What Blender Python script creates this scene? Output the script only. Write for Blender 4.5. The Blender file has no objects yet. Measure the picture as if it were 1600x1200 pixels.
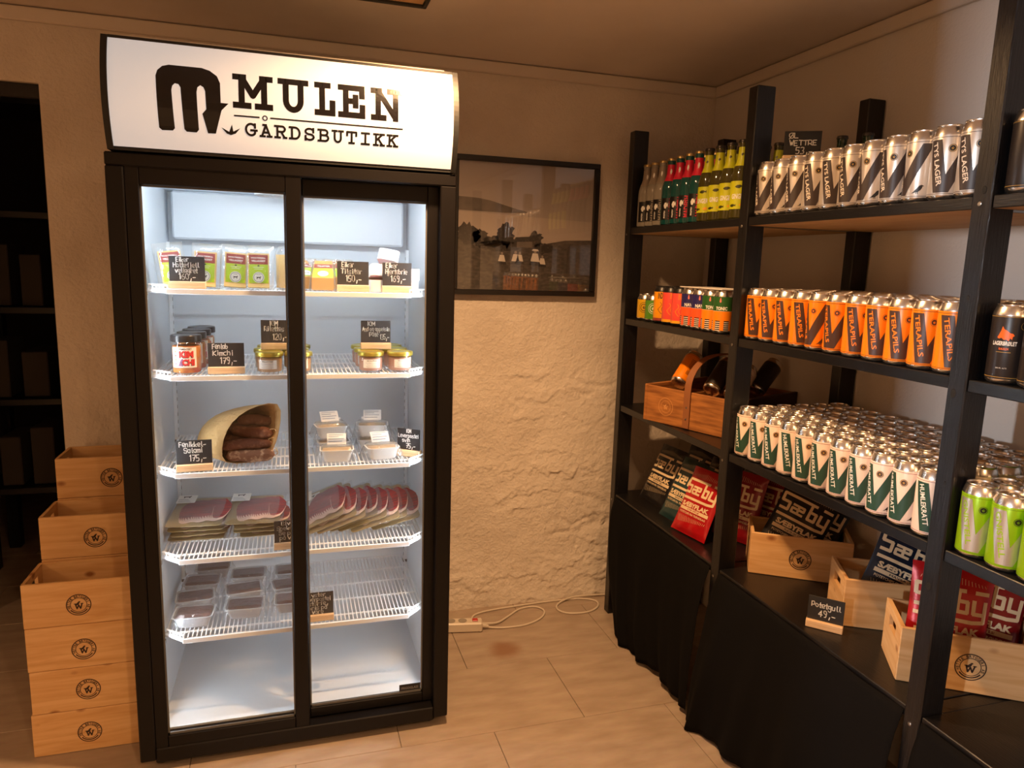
import bpy, bmesh, math, random
from mathutils import Vector, Matrix, noise
from mathutils.geometry import tessellate_polygon

random.seed(7)
scene = bpy.context.scene
COL = scene.collection
PI = math.pi
R_ = math.radians

# ------------------------------------------------------------------ camera
CAM = (0.4264, -1.9842, 1.4202)
PITCH, ROLL, YAW, FPX = -0.1647, -0.0314, -0.2999, 1116.2
_cz, _sz = math.cos(YAW), math.sin(YAW)
_f = Vector((-_sz * math.cos(PITCH), _cz * math.cos(PITCH), math.sin(PITCH)))
_r = Vector((_cz, _sz, 0.0))
_d = _f.cross(_r)
_r2 = math.cos(ROLL) * _r + math.sin(ROLL) * _d
_d2 = -math.sin(ROLL) * _r + math.cos(ROLL) * _d
cam_data = bpy.data.cameras.new('camera')
cam_data.sensor_fit = 'HORIZONTAL'
cam_data.sensor_width = 36.0
cam_data.lens = 36.0 * FPX / 1600.0
cam_data.clip_start = 0.05
cam = bpy.data.objects.new('camera', cam_data)
COL.objects.link(cam)
_M = Matrix.Identity(4)
for _i in range(3):
    _M[_i][0] = _r2[_i]; _M[_i][1] = -_d2[_i]; _M[_i][2] = -_f[_i]; _M[_i][3] = CAM[_i]
cam.matrix_world = _M
scene.camera = cam

# ------------------------------------------------------------------ world, exposure, lights
world = bpy.data.worlds.new('world')
scene.world = world
world.use_nodes = True
world.node_tree.nodes['Background'].inputs[0].default_value = (1.0, 0.80, 0.62, 1)
world.node_tree.nodes['Background'].inputs[1].default_value = 0.012
scene.view_settings.view_transform = 'Standard'
scene.view_settings.look = 'None'
scene.view_settings.gamma = 1.0
scene.view_settings.exposure = 0.0
scene.view_settings.use_curve_mapping = False

def area_light(name, loc, target, size, power, color, size_y=None, spread=180):
    d = bpy.data.lights.new(name, 'AREA')
    d.energy = power; d.color = color; d.size = size
    if size_y: d.shape = 'RECTANGLE'; d.size_y = size_y
    d.spread = R_(spread)
    o = bpy.data.objects.new(name, d); COL.objects.link(o)
    o.location = loc
    o.rotation_euler = (Vector(target) - Vector(loc)).to_track_quat('-Z', 'Y').to_euler()
    return o
def spot_light(name, loc, target, power, color, angle, blend, radius):
    d = bpy.data.lights.new(name, 'SPOT')
    d.energy = power; d.color = color; d.spot_size = R_(angle); d.spot_blend = blend; d.shadow_soft_size = radius
    o = bpy.data.objects.new(name, d); COL.objects.link(o)
    o.location = loc
    o.rotation_euler = (Vector(target) - Vector(loc)).to_track_quat('-Z', 'Y').to_euler()
    return o
WARM = (1.0, 0.57, 0.265)
spot_light('ceiling_spot_shelves', (0.82, -0.32, 2.14), (0.82, -0.32, 0.0), 158, WARM, 156, 1.0, 0.035)
spot_light('ceiling_spot_doorside', (-2.3, -1.5, 2.14), (-2.3, -1.5, 0.0), 120, WARM, 165, 1.0, 0.035)
spot_light('ceiling_spot_entrance', (0.9, -2.5, 2.14), (0.9, -2.5, 0.0), 120, WARM, 165, 1.0, 0.035)
spot_light('bounce_fill_rear_left', (-1.2, -3.5, 2.14), (-1.2, -3.5, 0.0), 120, WARM, 150, 1.0, 0.035)  # unseen lamp added behind the camera to raise the bounced light
spot_light('bounce_fill_rear_right', (1.2, -3.7, 2.14), (1.2, -3.7, 0.0), 120, WARM, 150, 1.0, 0.035)  # second added lamp out of view, only there for more bounce
area_light('daylight_window', (-6.0, -4.19, 1.75), (2.1, -0.9, 1.4), 0.14, 26, (0.86, 0.92, 1.0), 0.5, 60)
scene.cycles.max_bounces = 8
scene.cycles.transparent_max_bounces = 24

# ------------------------------------------------------------------ node helpers / materials
MATS = {}
def srgb(r, g, b):
    def c(v):
        v /= 255.0
        return v / 12.92 if v <= 0.04045 else ((v + 0.055) / 1.055) ** 2.4
    return (c(r), c(g), c(b), 1.0)
def mat(name, col, rough=0.5, metal=0.0, spec=0.5, bump=None, var=None, coat=0.0, alpha=None, sheen=0):
    """col: linear rgba. bump=(scale,strength,dist[,stretch]); var=(scale, colour2, stretch xyz, lo, hi)"""
    if name in MATS: return MATS[name]
    m = bpy.data.materials.new(name); m.use_nodes = True
    nt = m.node_tree; b = nt.nodes['Principled BSDF']
    b.inputs['Base Color'].default_value = col
    b.inputs['Roughness'].default_value = rough
    b.inputs['Metallic'].default_value = metal
    b.inputs['Specular IOR Level'].default_value = spec
    b.inputs['Coat Weight'].default_value = coat
    b.inputs['Coat Roughness'].default_value = 0.08
    if bump or var:
        tc = nt.nodes.new('ShaderNodeTexCoord')
    if var:
        sc, c2, st, lo, hi = var
        mp = nt.nodes.new('ShaderNodeMapping'); mp.inputs['Scale'].default_value = st
        nt.links.new(tc.outputs['Object'], mp.inputs['Vector'])
        nz = nt.nodes.new('ShaderNodeTexNoise'); nz.inputs['Scale'].default_value = sc; nz.inputs['Detail'].default_value = 5
        nt.links.new(mp.outputs['Vector'], nz.inputs['Vector'])
        mr = nt.nodes.new('ShaderNodeMapRange'); mr.inputs['From Min'].default_value = lo; mr.inputs['From Max'].default_value = hi
        nt.links.new(nz.outputs['Fac'], mr.inputs['Value'])
        mx = nt.nodes.new('ShaderNodeMix'); mx.data_type = 'RGBA'
        mx.inputs['A'].default_value = col; mx.inputs['B'].default_value = c2
        nt.links.new(mr.outputs['Result'], mx.inputs['Factor'])
        nt.links.new(mx.outputs['Result'], b.inputs['Base Color'])
    if bump:
        nz = nt.nodes.new('ShaderNodeTexNoise'); nz.inputs['Scale'].default_value = bump[0]; nz.inputs['Detail'].default_value = 6
        if len(bump) > 3:
            mp = nt.nodes.new('ShaderNodeMapping'); mp.inputs['Scale'].default_value = bump[3]
            nt.links.new(tc.outputs['Object'], mp.inputs['Vector']); nt.links.new(mp.outputs['Vector'], nz.inputs['Vector'])
        else:
            nt.links.new(tc.outputs['Object'], nz.inputs['Vector'])
        bp = nt.nodes.new('ShaderNodeBump'); bp.inputs['Strength'].default_value = bump[1]; bp.inputs['Distance'].default_value = bump[2]
        nt.links.new(nz.outputs['Fac'], bp.inputs['Height']); nt.links.new(bp.outputs['Normal'], b.inputs['Normal'])
    MATS[name] = m
    return m
def mat_film(name, tint=(1, 1, 1, 1), gloss=0.12, rough=0.08, bump=None, haze=0.0):
    """thin clear film or pane: transparent with a fresnel-weighted gloss and a little milky haze"""
    if name in MATS: return MATS[name]
    m = bpy.data.materials.new(name); m.use_nodes = True
    nt = m.node_tree; nt.nodes.clear()
    out = nt.nodes.new('ShaderNodeOutputMaterial')
    tr = nt.nodes.new('ShaderNodeBsdfTransparent'); tr.inputs[0].default_value = tint
    gl = nt.nodes.new('ShaderNodeBsdfGlossy'); gl.inputs['Roughness'].default_value = rough
    lw = nt.nodes.new('ShaderNodeLayerWeight'); lw.inputs['Blend'].default_value = 0.25
    mr = nt.nodes.new('ShaderNodeMapRange'); mr.inputs['To Min'].default_value = gloss * 0.35; mr.inputs['To Max'].default_value = min(1, gloss * 3.5)
    nt.links.new(lw.outputs['Facing'], mr.inputs['Value'])
    mx = nt.nodes.new('ShaderNodeMixShader')
    nt.links.new(mr.outputs['Result'], mx.inputs[0]); nt.links.new(tr.outputs[0], mx.inputs[1]); nt.links.new(gl.outputs[0], mx.inputs[2])
    last = mx
    if haze > 0:
        df = nt.nodes.new('ShaderNodeBsdfDiffuse'); df.inputs[0].default_value = (0.85, 0.88, 0.9, 1)
        m2 = nt.nodes.new('ShaderNodeMixShader'); m2.inputs[0].default_value = haze
        nt.links.new(mx.outputs[0], m2.inputs[1]); nt.links.new(df.outputs[0], m2.inputs[2]); last = m2
    if bump:
        tc = nt.nodes.new('ShaderNodeTexCoord')
        nz = nt.nodes.new('ShaderNodeTexNoise'); nz.inputs['Scale'].default_value = bump[0]; nz.inputs['Detail'].default_value = 3
        nt.links.new(tc.outputs['Object'], nz.inputs['Vector'])
        bp = nt.nodes.new('ShaderNodeBump'); bp.inputs['Strength'].default_value = bump[1]; bp.inputs['Distance'].default_value = bump[2]
        nt.links.new(nz.outputs['Fac'], bp.inputs['Height'])
        nt.links.new(bp.outputs['Normal'], gl.inputs['Normal']); nt.links.new(bp.outputs['Normal'], lw.inputs['Normal'])
    nt.links.new(last.outputs[0], out.inputs[0])
    MATS[name] = m
    return m
def mat_emit(name, col, strength):
    if name in MATS: return MATS[name]
    m = bpy.data.materials.new(name); m.use_nodes = True
    b = m.node_tree.nodes['Principled BSDF']
    b.inputs['Base Color'].default_value = col
    b.inputs['Emission Color'].default_value = col; b.inputs['Emission Strength'].default_value = strength
    MATS[name] = m
    return m

# ------------------------------------------------------------------ mesh builder
def cut2d(vs, fs, du, dv=0):
    """slice flat artwork into narrow strips so that it can follow a curved surface"""
    bm = bmesh.new(); bv = [bm.verts.new((p[0], p[1], 0)) for p in vs]
    for f in fs:
        try: bm.faces.new([bv[i] for i in f])
        except ValueError: pass
    for ax, d in ((0, du), (1, dv)):
        if not d: continue
        lo = min(p[ax] for p in vs); hi = max(p[ax] for p in vs); x = (math.floor(lo/d)+1)*d
        while x < hi - 1e-7:
            co = [0, 0, 0]; no = [0, 0, 0]; co[ax] = x; no[ax] = 1
            bmesh.ops.bisect_plane(bm, geom=bm.verts[:]+bm.edges[:]+bm.faces[:], plane_co=co, plane_no=no); x += d
    bm.verts.index_update()
    out = ([(v.co.x, v.co.y) for v in bm.verts], [tuple(v.index for v in f.verts) for f in bm.faces])
    bm.free()
    return out
class MB:
    def __init__(s): s.v = []; s.f = []; s.m = []
    def add(s, vs, fs, mi=0):
        o = len(s.v); s.v.extend([tuple(p) for p in vs])
        for f in fs: s.f.append(tuple(i + o for i in f)); s.m.append(mi)
        return s
    def box(s, x0, x1, y0, y1, z0, z1, mi=0):
        return s.add([(x0,y0,z0),(x1,y0,z0),(x1,y1,z0),(x0,y1,z0),(x0,y0,z1),(x1,y0,z1),(x1,y1,z1),(x0,y1,z1)],
                     [(0,3,2,1),(4,5,6,7),(0,1,5,4),(1,2,6,5),(2,3,7,6),(3,0,4,7)], mi)
    def bbox(s, x0, x1, y0, y1, z0, z1, b=0.002, mi=0):
        """box with chamfered edges"""
        b = min(b, (x1-x0)*.45, (y1-y0)*.45, (z1-z0)*.45)
        bm = bmesh.new(); bmesh.ops.create_cube(bm, size=1.0)
        for v in bm.verts:
            v.co = Vector(((x0+x1)/2 + v.co.x*(x1-x0), (y0+y1)/2 + v.co.y*(y1-y0), (z0+z1)/2 + v.co.z*(z1-z0)))
        bmesh.ops.bevel(bm, geom=bm.edges[:], offset=b, segments=1, affect='EDGES')
        bm.verts.index_update()
        s.add([v.co[:] for v in bm.verts], [[v.index for v in f.verts] for f in bm.faces], mi); bm.free()
        return s
    def lathe(s, prof, n=24, mi=0, mids=None, cap=True, c=(0,0)):
        o = len(s.v)
        for (r, z) in prof:
            for k in range(n):
                a = 2*PI*k/n; s.v.append((c[0]+r*math.cos(a), c[1]+r*math.sin(a), z))
        for i in range(len(prof)-1):
            for k in range(n):
                k2 = (k+1) % n
                s.f.append((o+i*n+k, o+i*n+k2, o+(i+1)*n+k2, o+(i+1)*n+k)); s.m.append(mids[i] if mids else mi)
        if cap:
            s.f.append(tuple(o+k for k in reversed(range(n)))); s.m.append(mids[0] if mids else mi)
            l = o+(len(prof)-1)*n
            s.f.append(tuple(l+k for k in range(n))); s.m.append(mids[-1] if mids else mi)
        return s
    def tube(s, pts, r, n=8, mi=0, closed=False, cap=True):
        pts = [Vector(p) for p in pts]; o = len(s.v); N = len(pts)
        up = Vector((0,0,1)); rings = []
        for i, p in enumerate(pts):
            if closed: t = pts[(i+1) % N] - pts[i-1]
            else: t = pts[min(i+1, N-1)] - pts[max(i-1, 0)]
            t.normalize()
            a = t.cross(up)
            if a.length < 1e-4: a = t.cross(Vector((1,0,0)))
            a.normalize(); b = a.cross(t)
            rr = r[i] if isinstance(r, (list, tuple)) else r
            for k in range(n):
                an = 2*PI*k/n; s.v.append(tuple(p + rr*(math.cos(an)*a + math.sin(an)*b)))
        M = N if closed else N-1
        for i in range(M):
            j = (i+1) % N
            for k in range(n):
                k2 = (k+1) % n
                s.f.append((o+i*n+k, o+i*n+k2, o+j*n+k2, o+j*n+k)); s.m.append(mi)
        if cap and not closed:
            s.f.append(tuple(o+k for k in reversed(range(n)))); s.m.append(mi)
            s.f.append(tuple(o+(N-1)*n+k for k in range(n))); s.m.append(mi)
        return s
    def prism(s, poly, z0, z1, mi=0):
        """extrude an xy polygon"""
        n = len(poly); o = len(s.v)
        s.v += [(p[0], p[1], z0) for p in poly] + [(p[0], p[1], z1) for p in poly]
        for t in tessellate_polygon([[Vector((p[0], p[1], 0)) for p in poly]]):
            s.f.append((o+t[2], o+t[1], o+t[0])); s.m.append(mi); s.f.append((o+n+t[0], o+n+t[1], o+n+t[2])); s.m.append(mi)
        for i in range(n):
            j = (i+1) % n; s.f.append((o+i, o+j, o+n+j, o+n+i)); s.m.append(mi)
        return s
    def grid(s, fn, nu, nv, mi=0, wrap=False):
        o = len(s.v)
        for j in range(nv+1):
            for i in range(nu + (0 if wrap else 1)):
                s.v.append(tuple(fn(i/nu, j/nv)))
        w = nu if wrap else nu+1
        for j in range(nv):
            for i in range(nu):
                i2 = (i+1) % w if wrap else i+1
                s.f.append((o+j*w+i, o+j*w+i2, o+(j+1)*w+i2, o+(j+1)*w+i)); s.m.append(mi)
        return s
    def flat(s, poly, mp, mi=0):
        """2-D polygon -> surface through mapping mp(u,v)"""
        du = getattr(mp, 'cut', 0)
        if du:
            fs = []
            for t in tessellate_polygon([[Vector((p[0], p[1], 0)) for p in poly]]):
                a, b, c = (poly[i] for i in t)
                fs.append(tuple(t) if (b[0]-a[0])*(c[1]-a[1])-(c[0]-a[0])*(b[1]-a[1]) > 0 else tuple(t)[::-1])
            vs, fs = cut2d([(p[0], p[1]) for p in poly], fs, du)
            return s.tris2d(vs, fs, mp, mi)
        o = len(s.v); s.v += [tuple(mp(p[0], p[1])) for p in poly]
        for t in tessellate_polygon([[Vector((p[0], p[1], 0)) for p in poly]]):
            a, b, c = (poly[i] for i in t)
            ar = (b[0]-a[0])*(c[1]-a[1])-(c[0]-a[0])*(b[1]-a[1])
            s.f.append(tuple(o+i for i in (t if ar > 0 else t[::-1]))); s.m.append(mi)
        return s
    def tris2d(s, vs, fs, mp, mi=0):
        o = len(s.v); s.v += [tuple(mp(p[0], p[1])) for p in vs]
        for f in fs: s.f.append(tuple(o+i for i in f)); s.m.append(mi)
        return s
    def mesh(s, name, mats, smooth=False):
        me = bpy.data.meshes.new(name)
        me.from_pydata([tuple(v) for v in s.v], [], s.f)
        for m in (mats if isinstance(mats, (list, tuple)) else [mats]): me.materials.append(m)
        me.polygons.foreach_set('material_index', s.m)
        if smooth:
            me.polygons.foreach_set('use_smooth', [True]*len(s.f))
            try: me.set_sharp_from_angle(angle=R_(38))
            except Exception: pass
        me.update()
        return me
    def build(s, name, mats, parent=None, smooth=False, loc=(0,0,0), rz=0):
        return put(name, s.mesh(name, mats, smooth), parent, loc, rz)
def put(name, me, parent=None, loc=(0,0,0), rz=0):
    o = bpy.data.objects.new(name, me); COL.objects.link(o)
    o.location = loc
    o.rotation_euler = (0,0,rz) if not isinstance(rz, (tuple, list)) else rz
    if parent: o.parent = parent
    return o
def thing(name, label, cat, loc=(0,0,0), rz=0, group=None):
    o = put(name, None, None, loc, rz); tag(o, label, cat, group); o.empty_display_size = 0.05
    return o
def tag(o, label, cat, group=None):
    o['label'] = label; o['category'] = cat
    if group: o['group'] = group
    return o
def struct(o, label=None):
    o['kind'] = 'structure'
    if label: o['label'] = label
    return o
def copy_tree(o, parent=None):
    c = o.copy(); COL.objects.link(c); c.parent = parent
    for ch in list(o.children): copy_tree(ch, c)
    return c
ORD = ['first','second','third','fourth','fifth','sixth','seventh','eighth','ninth','tenth','eleventh','twelfth','thirteenth','fourteenth']

# ------------------------------------------------------------------ lettering
_tc = {}
def text2d(s, bold=0.0):
    """filled outline of printed sans text -> (verts2d, tris, width, height) with unit cap height"""
    key = (s, bold)
    if key in _tc: return _tc[key]
    cu = bpy.data.curves.new('lettering', 'FONT'); cu.body = s; cu.size = 1.0; cu.offset = bold
    cu.resolution_u = 2
    ob = bpy.data.objects.new('lettering', cu); COL.objects.link(ob)
    dg = bpy.context.evaluated_depsgraph_get(); dg.update()
    me = ob.evaluated_get(dg).to_mesh()
    vs = [(v.co.x, v.co.y) for v in me.vertices]; fs = [tuple(p.vertices) for p in me.polygons]
    fs2 = []
    for f in fs:
        a, b, c = (vs[i] for i in f[:3]); ar = (b[0]-a[0])*(c[1]-a[1])-(c[0]-a[0])*(b[1]-a[1])
        fs2.append(f if ar > 0 else f[::-1])
    ob.evaluated_get(dg).to_mesh_clear()
    bpy.data.objects.remove(ob); bpy.data.curves.remove(cu)
    if not vs: vs = [(0,0)]
    x0 = min(v[0] for v in vs); x1 = max(v[0] for v in vs); y0 = min(v[1] for v in vs); y1 = max(v[1] for v in vs)
    _tc[key] = ([((x-x0)/(x1-x0 or 1), (y-y0)/(y1-y0 or 1)) for x, y in vs], fs2, (x1-x0), (y1-y0))
    return _tc[key]
def put_text(mb, s, mp, cx, cy, w, h, mi=0, ang=0.0, bold=0.02):
    """text filling a w x h box centred on (cx,cy) in the label plane, turned by ang"""
    vs, fs, _, _ = text2d(s, bold)
    ca, sa = math.cos(ang), math.sin(ang)
    pts = [(cx + (u-.5)*w*ca - (v-.5)*h*sa, cy + (u-.5)*w*sa + (v-.5)*h*ca) for u, v in vs]
    if getattr(mp, 'cut', 0): pts, fs = cut2d(pts, fs, mp.cut)
    mb.tris2d(pts, fs, mp, mi)
# stroke alphabet: points as xy digit pairs (x 0-6, y 0-9; baseline 3, x-height 7, capitals 9), ';' new stroke, '~' smooth
GL = {
'A':'0339 63;1555','B':'0309;~0949 5846 06;~0646 6543 03','C':'~5859 390816 0513 2353 64','D':'0309;~0939 6846 6433 03','E':'5909 0353;0646','F':'5909 03;0646',
'G':'~6859 2908 0604 2343 6456;3656','H':'0309;6369;0666','I':'3339','J':'~5954 4323 04','K':'0309;6906 63','L':'0903 53','M':'0309 3569 63','N':'0309 6369',
'O':'~2908 0514 2343 6457 5939 29','P':'0309;~0949 5856 4505','R':'0309;~0949 5856 4505;2563','S':'~6859 1908 0716 5654 5313 04','T':'0969;3933','U':'~0905 1423 4354 65 69',
'V':'0933 69','W':'0923 3743 69','Y':'0936 69;3633','Ø':'~2908 0514 2343 6457 5939 29;0269',
'a':'~5717 0514 3354;5753','b':'0903;~0656 5443 2303','c':'~5737 0614 2353','d':'~5717 0413 3354;5953','e':'~0555 5717 0514 2353','f':'~5949 3837 33;1747','g':'~5717 0514 3454;~5751 4020 01',
'h':'0903;~0617 4755 53','i':'3733;3938','j':'~3731 2010 01;3938','k':'0903;5604 53','l':'~3934 4353','m':'0703;~0627 3633;~3657 6663','n':'0703;~0627 4755 53','o':'~1706 0514 3354 5637 17',
'p':'0700;~0727 5654 3304','r':'1713;~1637 57','s':'~5717 0605 4554 4303','t':'2924 ;~2423 43;0747','u':'~0704 1333 54;5753','v':'0733 67','y':'0734;~6731 2010','å':'~5717 0514 3354;5753;~3838 4939 38','é':'~0555 5717 0514 2353;3849',
'0':'~2908 0514 2343 5457 4929','1':'1839 33','2':'~0819 4957 4603 63','3':'~0949 5846 36;~3655 5443 03','4':'4943;4905 65','5':'5909 06;~0646 5543 03','6':'~4917 0513 3354 4606','7':'0969 23;1646','8':'~2908 3644 3314 3658 29','9':'~5656 3617 1949 5743 23',
',':'3421','-':'1565',"'":'3938','.':'3334','!':'3935;3433',
}
def glyph(ch):
    out = []
    for st in GL.get(ch, '').split(';'):
        if not st: continue
        sm = st[0] == '~'; d = st.replace('~', '').replace(' ', '')
        p = [(int(d[i]), int(d[i+1])) for i in range(0, len(d)-1, 2)]
        if sm and len(p) > 2:
            q = []
            for i in range(len(p)-1):
                p0 = p[max(i-1,0)]; p1 = p[i]; p2 = p[i+1]; p3 = p[min(i+2,len(p)-1)]
                for k in range(3):
                    t = k/3
                    q.append(tuple(0.5*((2*p1[a]) + (-p0[a]+p2[a])*t + (2*p0[a]-5*p1[a]+4*p2[a]-p3[a])*t*t + (-p0[a]+3*p1[a]-3*p2[a]+p3[a])*t**3) for a in (0,1)))
            q.append(p[-1]); p = q
        out.append(p)
    return out
def strokes(mb, lines2d, w, mp, mi=0, disc=6):
    for pts in lines2d:
        for i in range(len(pts)-1):
            (x0,y0),(x1,y1) = pts[i], pts[i+1]
            L = math.hypot(x1-x0, y1-y0)
            if L < 1e-7: continue
            nx, ny = -(y1-y0)/L*w/2, (x1-x0)/L*w/2
            mb.tris2d([(x0-nx,y0-ny),(x1-nx,y1-ny),(x1+nx,y1+ny),(x0+nx,y0+ny)], [(0,1,2,3)], mp, mi)
        if disc:
            for (x,y) in pts:
                mb.tris2d([(x+w/2*math.cos(2*PI*k/disc), y+w/2*math.sin(2*PI*k/disc)) for k in range(disc)], [tuple(range(disc))], mp, mi)
def chalk(mb, s, cx, cy, w, h, sw, mp, mi=0, jit=0.0):
    """handwritten line: cap height h, squeezed to width w, centred"""
    x = 0; segs = []
    for ch in s:
        if ch == ' ': x += 4; continue
        g = glyph(ch); adv = 7.2 if ch not in "iljI1,.'t" else 5.0
        ox = x - (1 if ch in 'iljI1' else 0); dy = random.uniform(-.4,.4)*jit
        for p in g: segs.append([(ox+a+random.uniform(-.25,.25)*jit, b+dy+random.uniform(-.25,.25)*jit) for a, b in p])
        x += adv
    sx = w/max(x-1, 1); sy = h/6.0
    strokes(mb, [[(cx-w/2+a*sx, cy+(b-3)*sy) for a, b in p] for p in segs], sw, mp, mi, 5)
# ------------------------------------------------------------------ room constants
D, RX, HC, HT = 0.723, 2.100, 2.161, 2.116
S, PW, PD = 1.658, 0.060, 0.040
PY = (0.547, -0.198, -0.946, -1.695)            # camera-side face of each row of posts
ZB, ZW, ZO, ZL = 0.520, 0.887, 1.231, 1.575
POST_T = 1.930

M_wall = mat('plaster_wall', (0.74, 0.66, 0.57, 1), 0.92, spec=0.2, bump=(95, 0.7, 0.005), var=(3.0, (0.60, 0.52, 0.44, 1), (1,1,1), 0.45, 0.75))
M_wall_r = mat('plaster_wall_smooth', (0.70, 0.64, 0.58, 1), 0.92, spec=0.2, bump=(120, 0.35, 0.003))
M_ceil = mat('ceiling_paint', (0.82, 0.73, 0.66, 1), 0.6, spec=0.35, bump=(14, 0.35, 0.004, (1, .25, 1)), var=(2.2, (0.72, 0.63, 0.56, 1), (1,1,1), 0.4, 0.7))
M_trim = mat('painted_trim', (0.68, 0.60, 0.52, 1), 0.6, bump=(30, 0.1, 0.002))
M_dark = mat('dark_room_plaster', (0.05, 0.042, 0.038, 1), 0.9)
M_black_wood = mat('black_stained_wood', (0.006, 0.0055, 0.006, 1), 0.30, spec=0.45, bump=(60, 0.45, 0.0015, (6, 6, .35)), var=(40, (0.012, 0.011, 0.012, 1), (5, 5, .3), 0.45, 0.7))
M_black_board = mat('black_stained_board', (0.007, 0.0065, 0.007, 1), 0.30, spec=0.42, bump=(60, 0.35, 0.0012, (6, .35, 6)))
M_raw_wood = mat('bare_wood', srgb(196, 158, 112), 0.7, var=(16, srgb(172, 132, 88), (6, .4, 6), 0.4, 0.7))
M_black = mat('black_enamel', (0.005, 0.004, 0.004, 1), 0.36, spec=0.25)
M_black_m = mat('black_plastic', (0.008, 0.008, 0.008, 1), 0.45)
M_gasket = mat('grey_gasket', (0.12, 0.12, 0.12, 1), 0.5)
M_liner = mat('fridge_liner', (0.71, 0.77, 0.83, 1), 0.5, spec=0.4)
M_white_wire = mat('white_coated_wire', (0.82, 0.86, 0.90, 1), 0.4)
M_alu = mat('brushed_aluminium', (0.78, 0.77, 0.75, 1), 0.24, 1.0)
M_glass = mat_film('door_glass', (0.97, 0.98, 0.98, 1), 0.07, 0.02)
M_chalk = mat('chalk_marker', (0.80, 0.80, 0.78, 1), 0.8)
M_board = mat('chalkboard', (0.016, 0.016, 0.018, 1), 0.6, bump=(80, .1, .001))
M_sign_wood = mat('sign_base_wood', srgb(224, 192, 152), 0.65, var=(20, srgb(210, 172, 128), (.6, 8, 8), 0.4, 0.7))

# ------------------------------------------------------------------ floor: tiles laid in half bond
def floor_material():
    m = bpy.data.materials.new('floor_tile'); m.use_nodes = True
    nt = m.node_tree; b = nt.nodes['Principled BSDF']
    b.inputs['Roughness'].default_value = 0.42
    geo = nt.nodes.new('ShaderNodeNewGeometry')
    def noise_n(scale, st, det=5):
        mp = nt.nodes.new('ShaderNodeMapping'); mp.inputs['Scale'].default_value = st
        nt.links.new(geo.outputs['Position'], mp.inputs['Vector'])
        n = nt.nodes.new('ShaderNodeTexNoise'); n.inputs['Scale'].default_value = scale; n.inputs['Detail'].default_value = det
        nt.links.new(mp.outputs['Vector'], n.inputs['Vector']); return n
    n1 = noise_n(7, (1, 3.5, 1)); n2 = noise_n(40, (1, 3, 1))
    mx = nt.nodes.new('ShaderNodeMix'); mx.data_type = 'RGBA'
    mx.inputs['A'].default_value = (0.34, 0.255, 0.19, 1); mx.inputs['B'].default_value = (0.44, 0.345, 0.265, 1)
    mr = nt.nodes.new('ShaderNodeMapRange'); mr.inputs['From Min'].default_value = .3; mr.inputs['From Max'].default_value = .7
    nt.links.new(n1.outputs['Fac'], mr.inputs['Value']); nt.links.new(mr.outputs['Result'], mx.inputs['Factor'])
    mx2 = nt.nodes.new('ShaderNodeMix'); mx2.data_type = 'RGBA'; mx2.blend_type = 'MULTIPLY'; mx2.inputs['Factor'].default_value = .15
    nt.links.new(mx.outputs['Result'], mx2.inputs['A']); nt.links.new(n2.outputs['Color'], mx2.inputs['B'])
    # a rust-brown spill dried into one tile by the power strip
    vm = nt.nodes.new('ShaderNodeVectorMath'); vm.operation = 'DISTANCE'; vm.inputs[1].default_value = (1.185, 0.405, 0)
    mp = nt.nodes.new('ShaderNodeMapping'); mp.inputs['Scale'].default_value = (1, 1, 0)
    nt.links.new(geo.outputs['Position'], mp.inputs['Vector'])
    n3 = noise_n(14, (1,1,1)); ad = nt.nodes.new('ShaderNodeVectorMath'); ad.operation = 'MULTIPLY_ADD'
    ad.inputs[1].default_value = (.05,.05,0); nt.links.new(n3.outputs['Color'], ad.inputs[0]); nt.links.new(mp.outputs['Vector'], ad.inputs[2])
    nt.links.new(ad.outputs['Vector'], vm.inputs[0])
    mr2 = nt.nodes.new('ShaderNodeMapRange'); mr2.interpolation_type = 'SMOOTHSTEP'
    mr2.inputs['From Min'].default_value = .085; mr2.inputs['From Max'].default_value = .02; mr2.inputs['To Min'].default_value = 0; mr2.inputs['To Max'].default_value = .75
    nt.links.new(vm.outputs['Value'], mr2.inputs['Value'])
    mx3 = nt.nodes.new('ShaderNodeMix'); mx3.data_type = 'RGBA'; mx3.inputs['B'].default_value = (0.22, 0.09, 0.035, 1)
    nt.links.new(mx2.outputs['Result'], mx3.inputs['A']); nt.links.new(mr2.outputs['Result'], mx3.inputs['Factor'])
    nt.links.new(mx3.outputs['Result'], b.inputs['Base Color'])
    bp = nt.nodes.new('ShaderNodeBump'); bp.inputs['Strength'].default_value = .12; bp.inputs['Distance'].default_value = .002
    nt.links.new(n2.outputs['Fac'], bp.inputs['Height']); nt.links.new(bp.outputs['Normal'], b.inputs['Normal'])
    return m
M_floor = floor_material()
M_grout = mat('floor_joint', (0.10, 0.075, 0.055, 1), 0.8)
floor = struct(MB().box(-2.6, 2.3, -4.2, 3.2, -0.06, -0.003).build('floor', M_grout))
TW, TH = 0.586, 0.360
tile_me = MB().bbox(0.0008, TW-0.0008, 0.0008, TH-0.0008, -0.0035, 0.0, 0.0012).mesh('floor_tile', M_floor)
for j in range(-7, 8):
    y0 = -0.07 + j*TH
    off = 0.125 if j % 2 == 0 else 0.41            # row y -.07...29 has joints at .711 and 1.297
    for i in range(-5, 4):
        x0 = off + i*TW
        if y0 > 0.75 and x0 > -0.2: continue
        if x0 + TW < -2.4 or x0 > 2.15: continue
        if y0 + TH < -1.9: continue
        put('floor_tile', tile_me, floor, (x0, y0, 0))

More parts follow.
